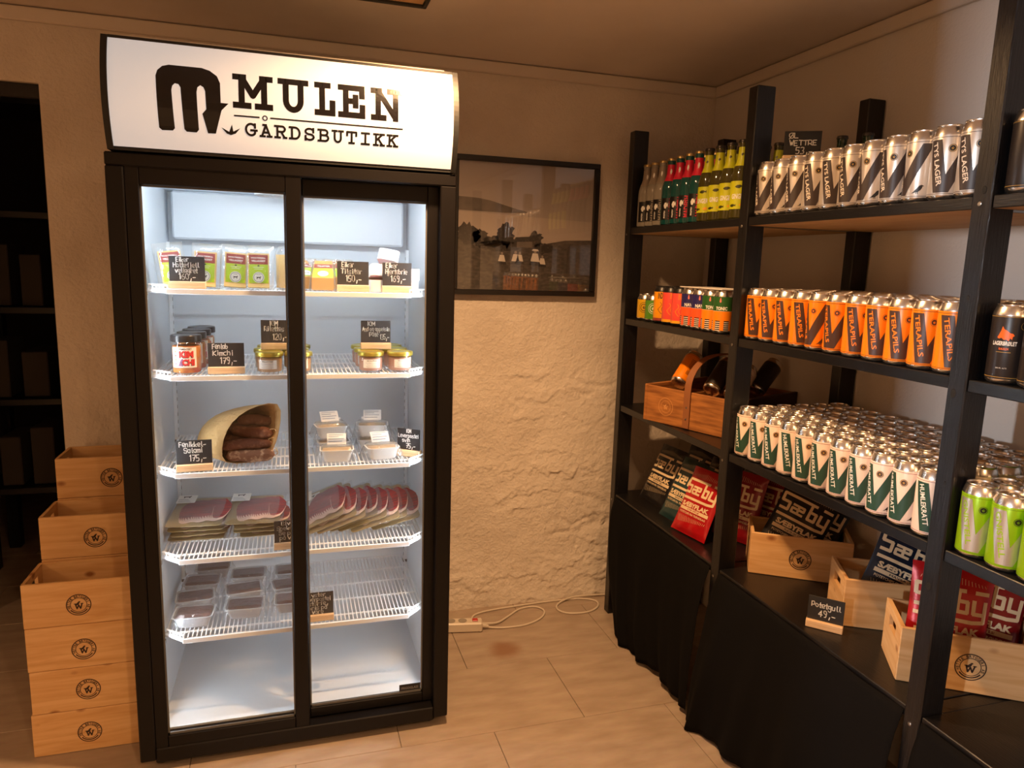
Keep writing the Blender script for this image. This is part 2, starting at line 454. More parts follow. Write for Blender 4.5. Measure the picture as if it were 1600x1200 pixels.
# ------------------------------------------------------------------ walls
DOOR_X, DOOR_Z = -0.326, 1.939
def sstep(a, b, t):
    t = max(0.0, min(1.0, (t-a)/(b-a))); return t*t*(3-2*t)
def wall_height(x, z):
    """relief of rough plaster over rubble stone"""
    p = Vector((x, z, 0.3))
    k0 = sstep(1.5, .9, z)
    h = 0.005*noise.noise(p*2.3) + 0.0022*noise.noise(p*7) + 0.0013*noise.noise(p*19) + (0.0009+.0010*k0)*noise.noise(p*46) + (0.0007+.0006*k0)*noise.noise(p*90)
    k = sstep(1.25, 0.95, z)*(0.35+0.65*sstep(0.80, 1.35, x))
    # broken ledges: a ramp that drops along wandering level lines, fading in and out
    for (s, zf, amp) in ((0.0, 7.0, .0058), (5.0, 11.0, .0045)):
        ph = z*zf + 1.15*noise.noise(Vector((x*3.1+s, z*1.6, s))) + .45*noise.noise(Vector((x*11, z*9, s))) + .30*noise.noise(Vector((x*34, z*30, s)))
        fr = ph - math.floor(ph)
        led = sstep(0.0, .10, fr)*(1-fr)**1.5
        m = sstep(-.02, .35, noise.noise(Vector((x*2.6+s*2, z*4.2, 4+s))))
        h += k*amp*led*m
    q = Vector((x*5.2 + .5*noise.noise(p*6), z*9.0 + .5*noise.noise(p*5), 2.0))
    d, _ = noise.voronoi(q)
    m2 = sstep(.05, .45, noise.noise(Vector((x*2.2+9, z*2.4, 7))))*sstep(1.15, 1.5, x)
    h += k*m2*.007*(sstep(0, .16, d[1]-d[0])-1)
    return h
xs0, xs1 = DOOR_X, RX + 0.05
NX, NZ = 420, 380
wb = MB()
def wfn(u, v):
    x = xs0 + u*(xs1-xs0); z = v*HC
    a = min(1.0, (x - xs0)/0.03)
    return (x, D - wall_height(x, z)*a, z)
wb.grid(wfn, NX, NZ)
wb.box(xs0, xs1, D+0.012, D+0.14, 0, HC)
wb.box(-2.6, xs0, D, D+0.14, DOOR_Z, HC)          # over the doorway
wb.box(-2.6, -0.98, D, D+0.14, 0, DOOR_Z)
wall_back = struct(wb.build('wall_back', M_wall, smooth=True))
struct(MB().box(RX, RX+0.12, -4.2, D+0.14, 0, HC).build('wall_right', M_wall_r))
# left wall with a window that lets the daylight in, rear wall behind the camera
wl = MB()
wl.box(-2.72, -2.6, -4.2, -3.55, 0, HC).box(-2.72, -2.6, -2.62, 3.2, 0, HC).box(-2.72, -2.6, -3.55, -2.62, 0, 0.95).box(-2.72, -2.6, -3.55, -2.62, 1.95, HC)
struct(wl.build('wall_left', M_wall_r))
struct(MB().box(-2.72, 2.22, -4.32, -4.2, 0, HC).build('wall_rear', M_wall_r))
struct(MB().box(-2.72, 2.22, -4.32, D+0.14, HC, HC+0.1).build('ceiling', M_ceil))
struct(MB().bbox(-2.6, RX, D-0.018, D, HT, HC-0.003, 0.004).build('trim_1', M_trim))
struct(MB().bbox(RX-0.018, RX, -4.2, D-0.019, HT, HC-0.003, 0.004).build('trim_2', M_trim))
# the dark back room seen through the doorway
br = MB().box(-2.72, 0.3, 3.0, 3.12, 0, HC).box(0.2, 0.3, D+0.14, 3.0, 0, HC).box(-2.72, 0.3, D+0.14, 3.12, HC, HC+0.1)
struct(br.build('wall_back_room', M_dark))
struct(MB().bbox(-0.98, DOOR_X+0.001, D+0.02, D+0.13, DOOR_Z-0.045, DOOR_Z+0.002, 0.004).build('trim_3', M_black_wood))
rack = thing('dark_rack', 'dark shelving rack standing in the unlit back room beyond the doorway', 'rack', (-0.86, 1.55, 0))
for x in (-0.04, 0.30):
    for y in (0, 0.28): MB().bbox(x, x+0.05, y, y+0.05, 0, 1.85, .003).build('post', M_black_wood, rack)
for z in (0.35, 0.75, 1.15, 1.55): MB().bbox(-0.04, 0.35, 0.0, 0.33, z, z+0.03, .003).build('shelf_board', M_black_board, rack)
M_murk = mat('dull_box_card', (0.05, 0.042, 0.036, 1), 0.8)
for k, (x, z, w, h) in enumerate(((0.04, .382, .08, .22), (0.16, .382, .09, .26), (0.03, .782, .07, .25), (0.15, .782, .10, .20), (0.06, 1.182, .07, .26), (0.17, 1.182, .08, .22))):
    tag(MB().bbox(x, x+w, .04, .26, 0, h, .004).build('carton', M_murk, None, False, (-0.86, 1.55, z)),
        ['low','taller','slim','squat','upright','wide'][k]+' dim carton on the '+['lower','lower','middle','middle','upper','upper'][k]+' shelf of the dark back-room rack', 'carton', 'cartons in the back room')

# ceiling downlight housing above the fridge
dl = thing('ceiling_downlight', 'square recessed ceiling downlight with dark frame above the fridge', 'lamp', (0.70, 0.12, HC))
fr = MB()
for (x0, x1, y0, y1) in ((-.115, .115, .105, .118), (-.115, .115, -.118, -.105), (-.115, -.102, -.105, .105), (.102, .115, -.105, .105)):
    fr.bbox(x0, x1, y0, y1, -0.012, 0.0, .002)
fr.build('frame', M_black_m, dl)
MB().box(-.102, .102, -.105, .105, -0.004, -0.001).build('diffuser', mat('downlight_diffuser', srgb(226, 178, 124), 0.5), dl)

# ------------------------------------------------------------------ shelving unit
unit = thing('shelving_unit', 'black stained wooden shelving unit with tall square posts along the right wall', 'shelving', (0, 0, 0))
post_me = MB().bbox(0, PW, 0, PD, 0, POST_T, 0.0025).mesh('post', M_black_wood)
for y in PY:
    put('post', post_me, unit, (S, y, 0)); put('post', post_me, unit, (RX-PW-0.004, y, 0))
M_screw = mat('screw_steel', (0.35, 0.33, 0.30, 1), 0.35, 1.0)
M_hole = mat('knot_hole', (0.003, 0.003, 0.003, 1), 0.8)
sc_me = MB().lathe([(0.0045, 0), (0.0045, 0.001), (0.003, 0.0018)], 10).mesh('screw', M_screw)
kn_me = MB().lathe([(0.008, 0), (0.007, 0.0006)], 9).mesh('knot', M_hole)
for (yk, z) in ((1, .49), (1, .86), (1, 1.21), (1, 1.55), (2, .49), (2, 1.56), (0, 1.55), (0, .49)):
    put('screw', sc_me, unit, (S-0.0004, PY[yk]+PD*.55, z), (0, -PI/2, 0))
for (z, dy, s) in ((.80, .55, 1.0), (1.20, .6, 1.0), (1.385, .5, .6), (1.585, .4, .8), (1.02, .4, .5)):
    o = put('knot', kn_me, unit, (S-0.0003, PY[2]+PD*dy, z), (0, -PI/2, 0)); o.scale = (1.2*s, .8*s, 1)
BT = 0.024
for b in range(3):
    y1, y0 = PY[b]-0.001, PY[b+1]+PD+0.001
    me = MB().bbox(0, RX-0.004-S-0.006, 0, y1-y0, -BT, 0, 0.0015)
    me.m = [1 if all(abs(me.v[i][2]+BT) < 1e-6 for i in f) else 0 for f in me.f]
    me = me.mesh('shelf_board', [M_black_board, M_raw_wood])
    for z in (ZB, ZW, ZO, ZL): put('shelf_board', me, unit, (S+0.004, y0, z))
rail_me = MB().bbox(S+PW+.0005, RX-PW-.0045, .001, PD-.001, -BT, -.002, .001).mesh('rail', M_black_board)
for y in PY:
    for z in (ZB, ZW, ZO, ZL): put('rail', rail_me, unit, (0, y, z))

# ------------------------------------------------------------------ black cloths hung from the lowest boards
M_cloth = mat('black_cloth', (0.004, 0.0036, 0.0036, 1), 0.9, spec=0.1, bump=(300, .2, .001))
def cloth(ya, yb, bot, seed, label):
    """ya..yb top edge along the shelf front; bot(t) -> (x, y, z) hem"""
    def fn(u, v):
        ty = ya + (yb-ya)*u
        bx, by, bz = bot(u)
        w = v
        tz = ZB - 0.010
        fold = 0.011*math.sin(u*23+seed)*w + 0.006*math.sin(u*51+seed*2)*w*w + 0.006*noise.noise(Vector((u*5, v*3, seed)))
        x = (S+0.0015)*(1-w) + bx*w - 0.012*math.sin(w*PI) + fold - 0.010*min(1, w*8)
        return (x, ty*(1-w**1.4) + by*w**1.4, tz*(1-w) + bz*w)
    mb = MB().grid(fn, 48, 26)
    o = mb.build('black_cloth', M_cloth, None, True)
    md = o.modifiers.new('thickness', 'SOLIDIFY'); md.thickness = 0.0015
    return tag(o, label, 'cloth', 'cloths under the shelves')
def lerp_path(pts):
    def f(u):
        t = u*(len(pts)-1); i = min(int(t), len(pts)-2); k = t-i
        return tuple(pts[i][a]*(1-k)+pts[i+1][a]*k for a in range(3))
    return f
cloth(PY[0]-0.004, PY[1]+PD+0.004, lerp_path([(1.615, .40, .012), (1.615, .30, .004), (1.62, .22, .006), (1.625, .12, .02), (1.635, .02, .028), (1.625, -.08, .018), (1.630, -.15, .022)]), 1.0, 'black cloth hung under the boxed drinks and crisp packets, nearest the back wall')
cloth(PY[1]-0.004, PY[2]+PD+0.004, lerp_path([(1.607, -.175, .012), (1.60, -.22, .004), (1.625, -.30, .015), (1.64, -.42, .02), (1.625, -.55, .01), (1.63, -.70, .015), (1.63, -.86, .01), (1.63, -.90, .01)]), 2.3, 'black cloth hung under the wooden crates on the lowest shelf')
cloth(PY[2]-0.004, PY[3]+PD+0.004, lerp_path([(1.63, -.96, .01), (1.62, -1.2, .012), (1.63, -1.45, .01), (1.63, -1.65, .01)]), 4.1, 'black cloth at the right edge, hung nearest the camera')

# ------------------------------------------------------------------ framed photograph on the back wall
pic = thing('framed_photograph', 'old sepia landscape photograph in a thin black frame on the wall', 'picture', (1.30, D-0.012, 1.562))
PX0, PX1, PZ0, PZ1 = -0.296, 0.290, -0.257, 0.258
M_frame = mat('black_frame', (0.006, 0.005, 0.005, 1), 0.35)
f = MB(); fw = 0.020
f.bbox(PX0, PX1, -0.022, 0, PZ1-fw, PZ1, .002).bbox(PX0, PX1, -0.022, 0, PZ0, PZ0+fw, .002).bbox(PX0, PX0+fw, -0.022, 0, PZ0+fw, PZ1-fw, .002).bbox(PX1-fw, PX1, -0.022, 0, PZ0+fw, PZ1-fw, .002)
f.box(PX0+.002, PX1-.002, -0.004, -0.001, PZ0+.002, PZ1-.002)
f.build('frame', M_frame, pic)
C_SKY = mat('print_sky', (0.40, 0.34, 0.31, 1), 0.6); C_WAT = mat('print_water', (0.48, 0.40, 0.35, 1), 0.6)
C_HILL = mat('print_hill', (0.17, 0.14, 0.12, 1), 0.6, var=(30, (0.12, .10, .085, 1), (1,1,1), .4, .7)); C_FIELD = mat('print_field', (0.065, 0.053, 0.045, 1), 0.6, var=(60, (0.12, .098, .082, 1), (1,1,2), .4, .7))
C_TREE = mat('print_tree', (0.035, 0.028, 0.024, 1), 0.6, var=(140, (0.10, .085, .07, 1), (1,1,1), .55, .7)); C_SHIRT = mat('print_shirt', (0.70, 0.63, 0.56, 1), 0.6); C_SKIN = mat('print_face', (0.30, .24, .20, 1), .6)
pr = MB()
def pm(l): return lambda u, v: (u, -0.0045-0.00025*l, v)
x0, x1, z0, z1 = PX0+fw-.002, PX1-fw+.002, PZ0+fw-.002, PZ1-fw+.002
pr.flat([(x0,z0),(x1,z0),(x1,z1),(x0,z1)], pm(0), 0)
pr.flat([(x0,0.055),(x1,0.035),(x1,-0.06),(x0,-0.08)], pm(1), 1)
pr.flat([(x0,.058),(-.09,.055),(-.005,.058),(.0,.062),(-.04,.070),(-.10,.085),(-.15,.098),(-.2,.105),(x0,.108)], pm(2), 2)
pr.flat([(x0,z0),(x1,z0),(x1,-0.035),(.16,-.04),(.08,-.055),(0,-.05),(-.1,-.06),(-.2,-.055),(x0,-.045)], pm(3), 3)
def blob(cx, cz, rx, rz, n=26, l=4, mi=4, jag=.26):
    pr.flat([(cx+rx*(1+random.uniform(-jag,jag))*math.cos(2*PI*k/n), cz+rz*(1+random.uniform(-jag,jag))*math.sin(2*PI*k/n)) for k in range(n)], pm(l), mi)
blob(-.235,-.03,.045,.040); blob(-.185,-.045,.035,.03); blob(-.09,-.03,.040,.045,30); blob(-.14,-.055,.03,.022); blob(.035,-.04,.03,.028); blob(-.10,-.07,.09,.018); blob(.07,-.075,.05,.02)
pr.flat([(-.045,-.035),(.02,-.030),(.035,-.05),(.03,-.06),(-.04,-.062),(-.055,-.05)], pm(5), 4)
pr.flat([(-.04,-.052),(.022,-.05),(.022,-.072),(-.04,-.074)], pm(6), 2)
for (cx, cz, s, hat) in ((-.10,-.115,.9,0), (-.045,-.112,1.0,0), (-.028,-.112,.9,0), (.035,-.108,1.15,1), (.065,-.122,.85,0)):
    pr.flat([(cx-.016*s,cz-.016*s),(cx+.018*s,cz-.018*s),(cx+.010*s,cz+.012*s),(cx-.008*s,cz+.013*s)], pm(7), 5)
    blob(cx+.001, cz+.019*s, .0055*s, .0065*s, 8, 8, 6, .05)
    if hat: pr.flat([(cx-.014,cz+.024),(cx+.016,cz+.023),(cx+.010,cz+.030),(cx-.008,cz+.031)], pm(9), 5)
    pr.flat([(cx-.02*s,cz-.026*s),(cx+.022*s,cz-.028*s),(cx+.018*s,cz-.016*s),(cx-.016*s,cz-.014*s)], pm(8), 4)
pr.build('print', [C_SKY, C_WAT, C_HILL, C_FIELD, C_TREE, C_SHIRT, C_SKIN], pic)
MB().box(PX0+fw-.001, PX1-fw+.001, -0.0125, -0.0110, PZ0+fw-.001, PZ1-fw+.001).build('glass_pane', mat_film('picture_glass', (.98,.98,.98,1), 0.12, 0.015), pic)

# ------------------------------------------------------------------ power strip and cable
M_strip = mat('cream_plastic', (0.62, 0.54, 0.44, 1), 0.4)
ps = thing('power_strip', 'cream plastic power strip with red switch and looping cable on the floor by the wall', 'power strip', (1.050, 0.556, 0), R_(-10))
MB().bbox(-.170, .0675, -.024, .024, 0.001, .040, .005).build('housing', M_strip, ps)
MB().bbox(.028, .050, -.011, .011, .0402, .0445, .002).build('switch', mat('red_switch', (0.45, 0.02, 0.01, 1), .3), ps)
so = MB().lathe([(.017, .0402), (.017, .0412), (.0145, .0412), (.0135, .0404)], 16, 0).mesh('socket', mat('socket_shade', (.30,.26,.21,1), .5))
for x in (-.01, -.055, -.10, -.145): put('socket', so, ps, (x, 0, 0))
def smooth(pts, k=5):
    q = []
    for i in range(len(pts)-1):
        p0, p1, p2, p3 = pts[max(i-1,0)], pts[i], pts[i+1], pts[min(i+2,len(pts)-1)]
        for j in range(k):
            t = j/k
            q.append(tuple(0.5*((2*p1[a]) + (-p0[a]+p2[a])*t + (2*p0[a]-5*p1[a]+4*p2[a]-p3[a])*t*t + (-p0[a]+3*p1[a]-3*p2[a]+p3[a])*t**3) for a in range(3)))
    q.append(pts[-1]); return q
wpts = [(1.118,.545,.014),(1.16,.537,.007),(1.22,.530,.0042),(1.30,.535,.0042),(1.375,.575,.0042),(1.405,.630,.0042),(1.375,.672,.0042),(1.31,.665,.0042),(1.25,.62,.0042),(1.19,.57,.009),(1.14,.567,.012),(1.095,.605,.0042),(1.11,.655,.0042),(1.17,.680,.0042),(1.28,.692,.0042),(1.40,.700,.0042),(1.50,.702,.0042),(1.60,.694,.0042),(1.652,.66,.0042),(1.640,.61,.0042),(1.58,.575,.0042),(1.50,.582,.0042),(1.465,.62,.0042),(1.48,.668,.0042),(1.54,.696,.0115),(1.62,.704,.0115),(1.76,.70,.0042)]
ca, sa = math.cos(R_(10)), math.sin(R_(10))
pts = [((x-1.050)*ca - (y-.556)*sa, (x-1.050)*sa + (y-.556)*ca, z) for x, y, z in wpts]
cb = MB().tube([(.070,0,.02)] + smooth(pts), 0.0038, 8)
cb.build('cable', M_strip, ps, True)
MB().tube([(.066,0,.02),(.092,0,.013)], [.011,.006], 12).build('cable_grommet', M_strip, ps, True)
# ------------------------------------------------------------------ display fridge
FW, FH, FD = 0.863, 1.660, 0.660
fridge = thing('display_fridge', 'tall black display fridge with two sliding glass doors and a lit sign on top', 'fridge', (0, 0, 0))
cab = MB()
cab.bbox(0, FW, 0.0, FD, 1.628, FH, .003)                         # top
cab.bbox(0, 0.040, 0.0, FD, 0.03, 1.628, .003).bbox(FW-0.044, FW, 0.0, FD, 0.03, 1.628, .003)
cab.bbox(0.040, FW-0.044, 0.0, FD, 0.022, 0.066, .003)
cab.box(0.040, FW-0.044, FD-0.03, FD, 0.066, 1.628)
cab.build('cabinet', M_black, fridge)
for (x, y) in ((.05,.05),(FW-.05,.05),(.05,FD-.06),(FW-.05,FD-.06)):
    MB().lathe([(.018,0),(.018,.012),(.010,.014),(.010,.03)], 12).build('foot', M_black_m, fridge, True, (x, y, 0))
LX0, LX1, LY0, LY1, LZ0, LZ1 = 0.046, 0.816, 0.075, 0.600, 0.078, 1.620
li = MB()
li.box(LX0-.005, LX0, LY0, LY1+.005, LZ0, LZ1).box(LX1, LX1+.005, LY0, LY1+.005, LZ0, LZ1)
li.box(LX0, LX1, LY1, LY1+.005, LZ0, LZ1).box(LX0, LX1, LY0, LY1, LZ0-.006, LZ0).box(LX0, LX1, LY0, LY1, LZ1, LZ1+.006)
li.build('liner', M_liner, fridge)
MB().bbox(LX0+.02, LX1-.02, .535, LY1-.001, 1.47, LZ1-.001, .006).build('evaporator_cover', M_liner, fridge)
# round fan grille under the ceiling of the compartment
fg = MB()
for r in (.03,.055,.08,.10): fg.tube([(0.43+r*math.cos(2*PI*k/32), .30+r*math.sin(2*PI*k/32), 1.602) for k in range(32)], .0025, 6, closed=True)
for k in range(12): a = 2*PI*k/12; fg.tube([(0.43+.015*math.cos(a), .30+.015*math.sin(a), 1.604),(0.43+.103*math.cos(a), .30+.103*math.sin(a), 1.604)], .0018, 5)
fg.lathe([(.105,1.600),(.108,1.6195)], 32, c=(.43,.30), cap=False)
fg.build('fan_grille', M_white_wire, fridge)
# slotted shelf standards up the rear corners
for x in (LX0+.001, LX1-.011):
    for y in (.10, .53):
        MB().box(x, x+.010, y, y+.022, .12, 1.46).build('shelf_standard', M_white_wire, fridge)
sl = MB()
for y in (.111, .541):
    for k in range(52):
        z = .14 + k*.0252
        sl.box(LX0+.0108, LX0+.0114, y-.003, y+.003, z, z+.011).box(LX1-.0114, LX1-.0108, y-.003, y+.003, z, z+.011)
sl.build('standard_slots', M_gasket, fridge)['kind'] = 'stuff'
# two vertical LED tubes behind the door jambs and one under the header
M_led = mat_emit('led_tube', (0.87, 0.94, 1.0, 1), 68.0)
for x in (LX0+.0045, LX1-.0045):
    MB().tube([(x, .0835, .16), (x, .0835, 1.54)], .0042, 10).build('led_tube', M_led, fridge, True)
MB().tube([(.14, .088, 1.606), (.72, .088, 1.606)], .008, 10).build('led_tube', M_led, fridge, True)
def door(x0, x1, y0, y1, gx0, gx1, gz0, gz1, z0, z1):
    d = MB()
    d.bbox(x0, gx0, y0, y1, z0, z1, .002).bbox(gx1, x1, y0, y1, z0, z1, .002)
    d.bbox(gx0, gx1, y0, y1, gz1, z1, .002).bbox(gx0, gx1, y0, y1, z0, gz0, .002)
    o = d.build('door', M_black, fridge)
    MB().box(gx0-.003, gx1+.003, (y0+y1)/2-.002, (y0+y1)/2+.002, gz0-.003, gz1+.003).build('glass_pane', M_glass, o)
    g = MB(); e = .004; ya = (y0+y1)/2-.006; yb = (y0+y1)/2-.0025
    g.box(gx0, gx0+e, ya, yb, gz0, gz1).box(gx1-e, gx1, ya, yb, gz0, gz1).box(gx0, gx1, ya, yb, gz0, gz0+e*1.6).box(gx0, gx1, ya, yb, gz1-e, gz1)
    g.build('gasket', M_gasket, o)
    return o
dl_ = door(0.040, 0.452, 0.004, 0.030, 0.0725, 0.4125, 0.098, 1.5865, 0.050, 1.630)
dr_ = door(0.410, 0.822, 0.036, 0.062, 0.455, 0.790, 0.100, 1.584, 0.070, 1.628)
MB().box(FW-.0435, FW-.038, .031, .06, .066, 1.628).build('door_track', M_black_m, fridge)
MB().box(.72, .785, .0445, .0465, .104, .128).build('maker_plate', mat('dark_plate', (.012,.013,.02,1), .4), dr_)
pl = MB(); put_text(pl, 'FRIGOGLASS', lambda u, v: (u, .0443, v), .7525, .116, .052, .008, 0); pl.build('plate_lettering', mat('plate_grey', (.22,.22,.25,1), .5), dr_)
# stickers on the right-hand liner
st = MB()
def rl(u, v): return (LX1-.0006, u, v)
def rl2(u, v): return (LX1-.0010, u, v)
st.flat([(.150+.013*math.cos(2*PI*k/20), 1.262+.030*math.sin(2*PI*k/20)) for k in range(20)], rl, 0)
st.flat([(.150+.006*math.cos(2*PI*k/16), 1.262+.016*math.sin(2*PI*k/16)) for k in range(16)], rl2, 1)
for (z, h) in ((1.195,.03),(1.15,.03),(1.105,.035)):
    for (u0,u1,v0,v1) in ((.125,.165,z,z+.002),(.125,.165,z+h,z+h+.002),(.125,.1265,z,z+h),(.1635,.165,z,z+h),(.130,.160,z+h*.5,z+h*.56)): st.flat([(u0,v0),(u1,v0),(u1,v1),(u0,v1)], rl, 2)
st.build('stickers', [mat('sticker_blue', (.02,.10,.45,1), .4), mat('sticker_white', (.8,.8,.8,1), .4), mat('sticker_black', (.03,.03,.03,1), .5)], fridge)

# lit sign box
SX0, SX1, SZ0, SZ1 = 0.010, 0.858, 1.664, 1.922
def sign_y(z):
    t = (z-(SZ0+SZ1)/2)/((SZ1-SZ0)/2)
    return -0.032*(1-t*t) - 0.002
sg = MB()
NZs = 20
prof = [(sign_y(SZ0+(SZ1-SZ0)*k/NZs)-0.004, SZ0+(SZ1-SZ0)*k/NZs) for k in range(NZs+1)]
poly = [(y, z) for y, z in prof] + [(0.16, SZ1), (0.16, SZ0)]
for (a, b) in ((SX0, SX0+.014), (SX1-.014, SX1)):
    n = len(poly); o = len(sg.v)
    sg.v += [(a, y, z) for y, z in poly] + [(b, y, z) for y, z in poly]
    for t in tessellate_polygon([[Vector((y, z, 0)) for y, z in poly]]):
        sg.f += [(o+t[0], o+t[1], o+t[2]), (o+n+t[2], o+n+t[1], o+n+t[0])]; sg.m += [0, 0]
    for i in range(n): j = (i+1) % n; sg.f.append((o+j, o+i, o+n+i, o+n+j)); sg.m.append(0)
sg.box(SX0+.014, SX1-.014, -.003, .16, SZ0, SZ0+.008).box(SX0+.014, SX1-.014, -.004, .004, SZ1-.006, SZ1+.001)
sg.box(SX0+.014, SX1-.014, .150, .16, SZ0, SZ1)
sg.build('sign_housing', M_black_m, fridge)
MB().bbox(SX0+.03, SX1-.032, .006, .15, SZ1-.006, SZ1+.006, .002).build('sign_top', mat('sign_top_metal', (.75,.70,.62,1), .35, .6), fridge)
M_face = bpy.data.materials.new('sign_face'); M_face.use_nodes = True
_nt = M_face.node_tree; _b = _nt.nodes['Principled BSDF']
_b.inputs['Base Color'].default_value = (.66,.67,.68,1); _b.inputs['Roughness'].default_value = .22
_b.inputs['Emission Color'].default_value = (0.90, 0.97, 1.0, 1); _b.inputs['Emission Strength'].default_value = 0.34
face = MB().grid(lambda u, v: (SX0+.014+u*(SX1-SX0-.028), sign_y(SZ0+.008+v*(SZ1-SZ0-.014)), SZ0+.008+v*(SZ1-SZ0-.014)), 2, 24)
fo = face.build('sign_face', M_face, fridge, True)
M_ink = mat('sign_ink', (0.006, 0.005, 0.006, 1), 0.22)
def sm(u, v): return (u, sign_y(v)-0.0007, v)
lg = MB()
def slab_poly(mb, poly, mi=0, step=.02):
    """polygon cut into thin level bands so that it follows the curved face"""
    bm = bmesh.new()
    vs = [bm.verts.new((p[0], p[1], 0)) for p in poly]
    for t in tessellate_polygon([[Vector((p[0], p[1], 0)) for p in poly]]):
        try: bm.faces.new([vs[i] for i in t])
        except ValueError: pass
    z = SZ0
    while z < SZ1:
        bmesh.ops.bisect_plane(bm, geom=bm.verts[:]+bm.edges[:]+bm.faces[:], plane_co=(0, z, 0), plane_no=(0, 1, 0)); z += step
    bm.verts.index_update()
    fs = []
    for f in bm.faces:
        c = [v.index for v in f.verts]
        fs.append(c if f.normal.z >= 0 or True and f.calc_area() >= 0 and (f.verts[1].co-f.verts[0].co).cross(f.verts[2].co-f.verts[1].co).z > 0 else c[::-1])
    mb.tris2d([(v.co.x, v.co.y) for v in bm.verts], fs, sm, mi); bm.free()
MARK = [(0.1265, 1.8361), (0.1306, 1.8493), (0.141, 1.8596), (0.1553, 1.8640), (0.2271, 1.8642), (0.2451, 1.8593), (0.2612, 1.8479), (0.268, 1.8317), (0.2684, 1.7863), (0.2859, 1.786), (0.2697, 1.7693), (0.2541, 1.7155), (0.2363, 1.7149), (0.226, 1.7578), (0.2353, 1.7689), (0.2342, 1.8096), (0.2308, 1.8186), (0.2237, 1.8228), (0.2173, 1.8173), (0.215, 1.8059), (0.2162, 1.7209), (0.2105, 1.7147), (0.1886, 1.7148), (0.1837, 1.7201), (0.1799, 1.8137), (0.1755, 1.8207), (0.1677, 1.8218), (0.1621, 1.8157), (0.1599, 1.8062), (0.1627, 1.7203), (0.1578, 1.715), (0.1344, 1.7142), (0.1282, 1.7193)]
slab_poly(lg, MARK)
slab_poly(lg, [(0.2673, 1.7308), (0.285, 1.7219), (0.2919, 1.7394), (0.2944, 1.7234), (0.3105, 1.7317), (0.2999, 1.7192), (0.2885, 1.7148), (0.2792, 1.7176)])
lg.build('logo_mark', M_ink, fridge)
# slab-serif lettering: strokes in a unit cell (0..1 x 0..1), w = stroke width fraction
def arc(cx, cy, rx, ry, a0, a1, n=12): return [(cx+rx*math.cos(R_(a0+(a1-a0)*k/n)), cy+ry*math.sin(R_(a0+(a1-a0)*k/n))) for k in range(n+1)]
def ser(x, y, w=.30): return [(x-w/2, y), (x+w/2, y)]
SL = {
'M': [[(.17,0),(.17,1)],[(.83,0),(.83,1)],[(.17,1),(.5,.36),(.83,1)],[(.0,1),(.22,1)],[(.78,1),(1,1)],[(.0,0),(.36,0)],[(.64,0),(1,0)]],
'U': [[(.2,1),(.2,.32)]+arc(.5,.32,.30,.32,180,360,12)+[(.8,1)],[(0,1),(.38,1)],[(.62,1),(1,1)]],
'L': [[(.33,1),(.33,0)],[(.05,1),(.68,1)],[(.05,0),(.95,0)],[(.95,0),(.95,.36)]],
'E': [[(.22,1),(.22,0)],[(.0,1),(.95,1)],[(.95,1),(.95,.72)],[(.0,0),(.97,0)],[(.97,0),(.97,.30)],[(.22,.51),(.66,.51)],[(.66,.66),(.66,.36)]],
'N': [[(.17,0),(.17,1)],[(.83,0),(.83,1)],[(.17,1),(.83,0)],[(0,1),(.22,1)],[(.62,1),(1,1)],[(0,0),(.38,0)]],
'G': [arc(.5,.5,.46,.5,40,318,20)+[(.86,.44)],[(.52,.44),(1.0,.44)],[(.86,.98),(.86,.70)]],
'Å': [[(.13,0),(.5,1),(.87,0)],[(.27,.34),(.73,.34)],[(.0,0),(.36,0)],[(.64,0),(1,0)],[(.28,1),(.5,1)]],
'R': [[(.2,0),(.2,1)],[(.0,1),(.62,1)]+arc(.62,.755,.28,.245,90,-90,10)+[(.2,.51)],[(.55,.51),(.86,0)],[(0,0),(.42,0)],[(.80,0),(1.02,0)]],
'D': [[(.2,0),(.2,1)],[(0,1),(.48,1)]+arc(.48,.5,.44,.5,90,-90,14)+[(0,0)]],
'S': [arc(.5,.75,.38,.25,35,270,14)+arc(.5,.25,.40,.25,90,-145,14),[(.86,1.0),(.86,.70)],[(.12,0),(.12,.32)]],
'B': [[(.2,0),(.2,1)],[(0,1),(.6,1)]+arc(.6,.76,.26,.24,90,-90,10)+[(.2,.52)],[(.6,.52)]+arc(.62,.26,.32,.26,90,-90,10)+[(0,0)]],
'T': [[(.5,0),(.5,1)],[(.05,.70),(.05,1),(.95,1),(.95,.70)],[(.28,0),(.72,0)]],
'I': [[(.5,0),(.5,1)],[(.15,1),(.85,1)],[(.15,0),(.85,0)]],
'K': [[(.2,0),(.2,1)],[(.82,1),(.22,.42)],[(.42,.60),(.86,0)],[(0,1),(.4,1)],[(.62,1),(1,1)],[(0,0),(.4,0)],[(.66,0),(1.02,0)]],
}
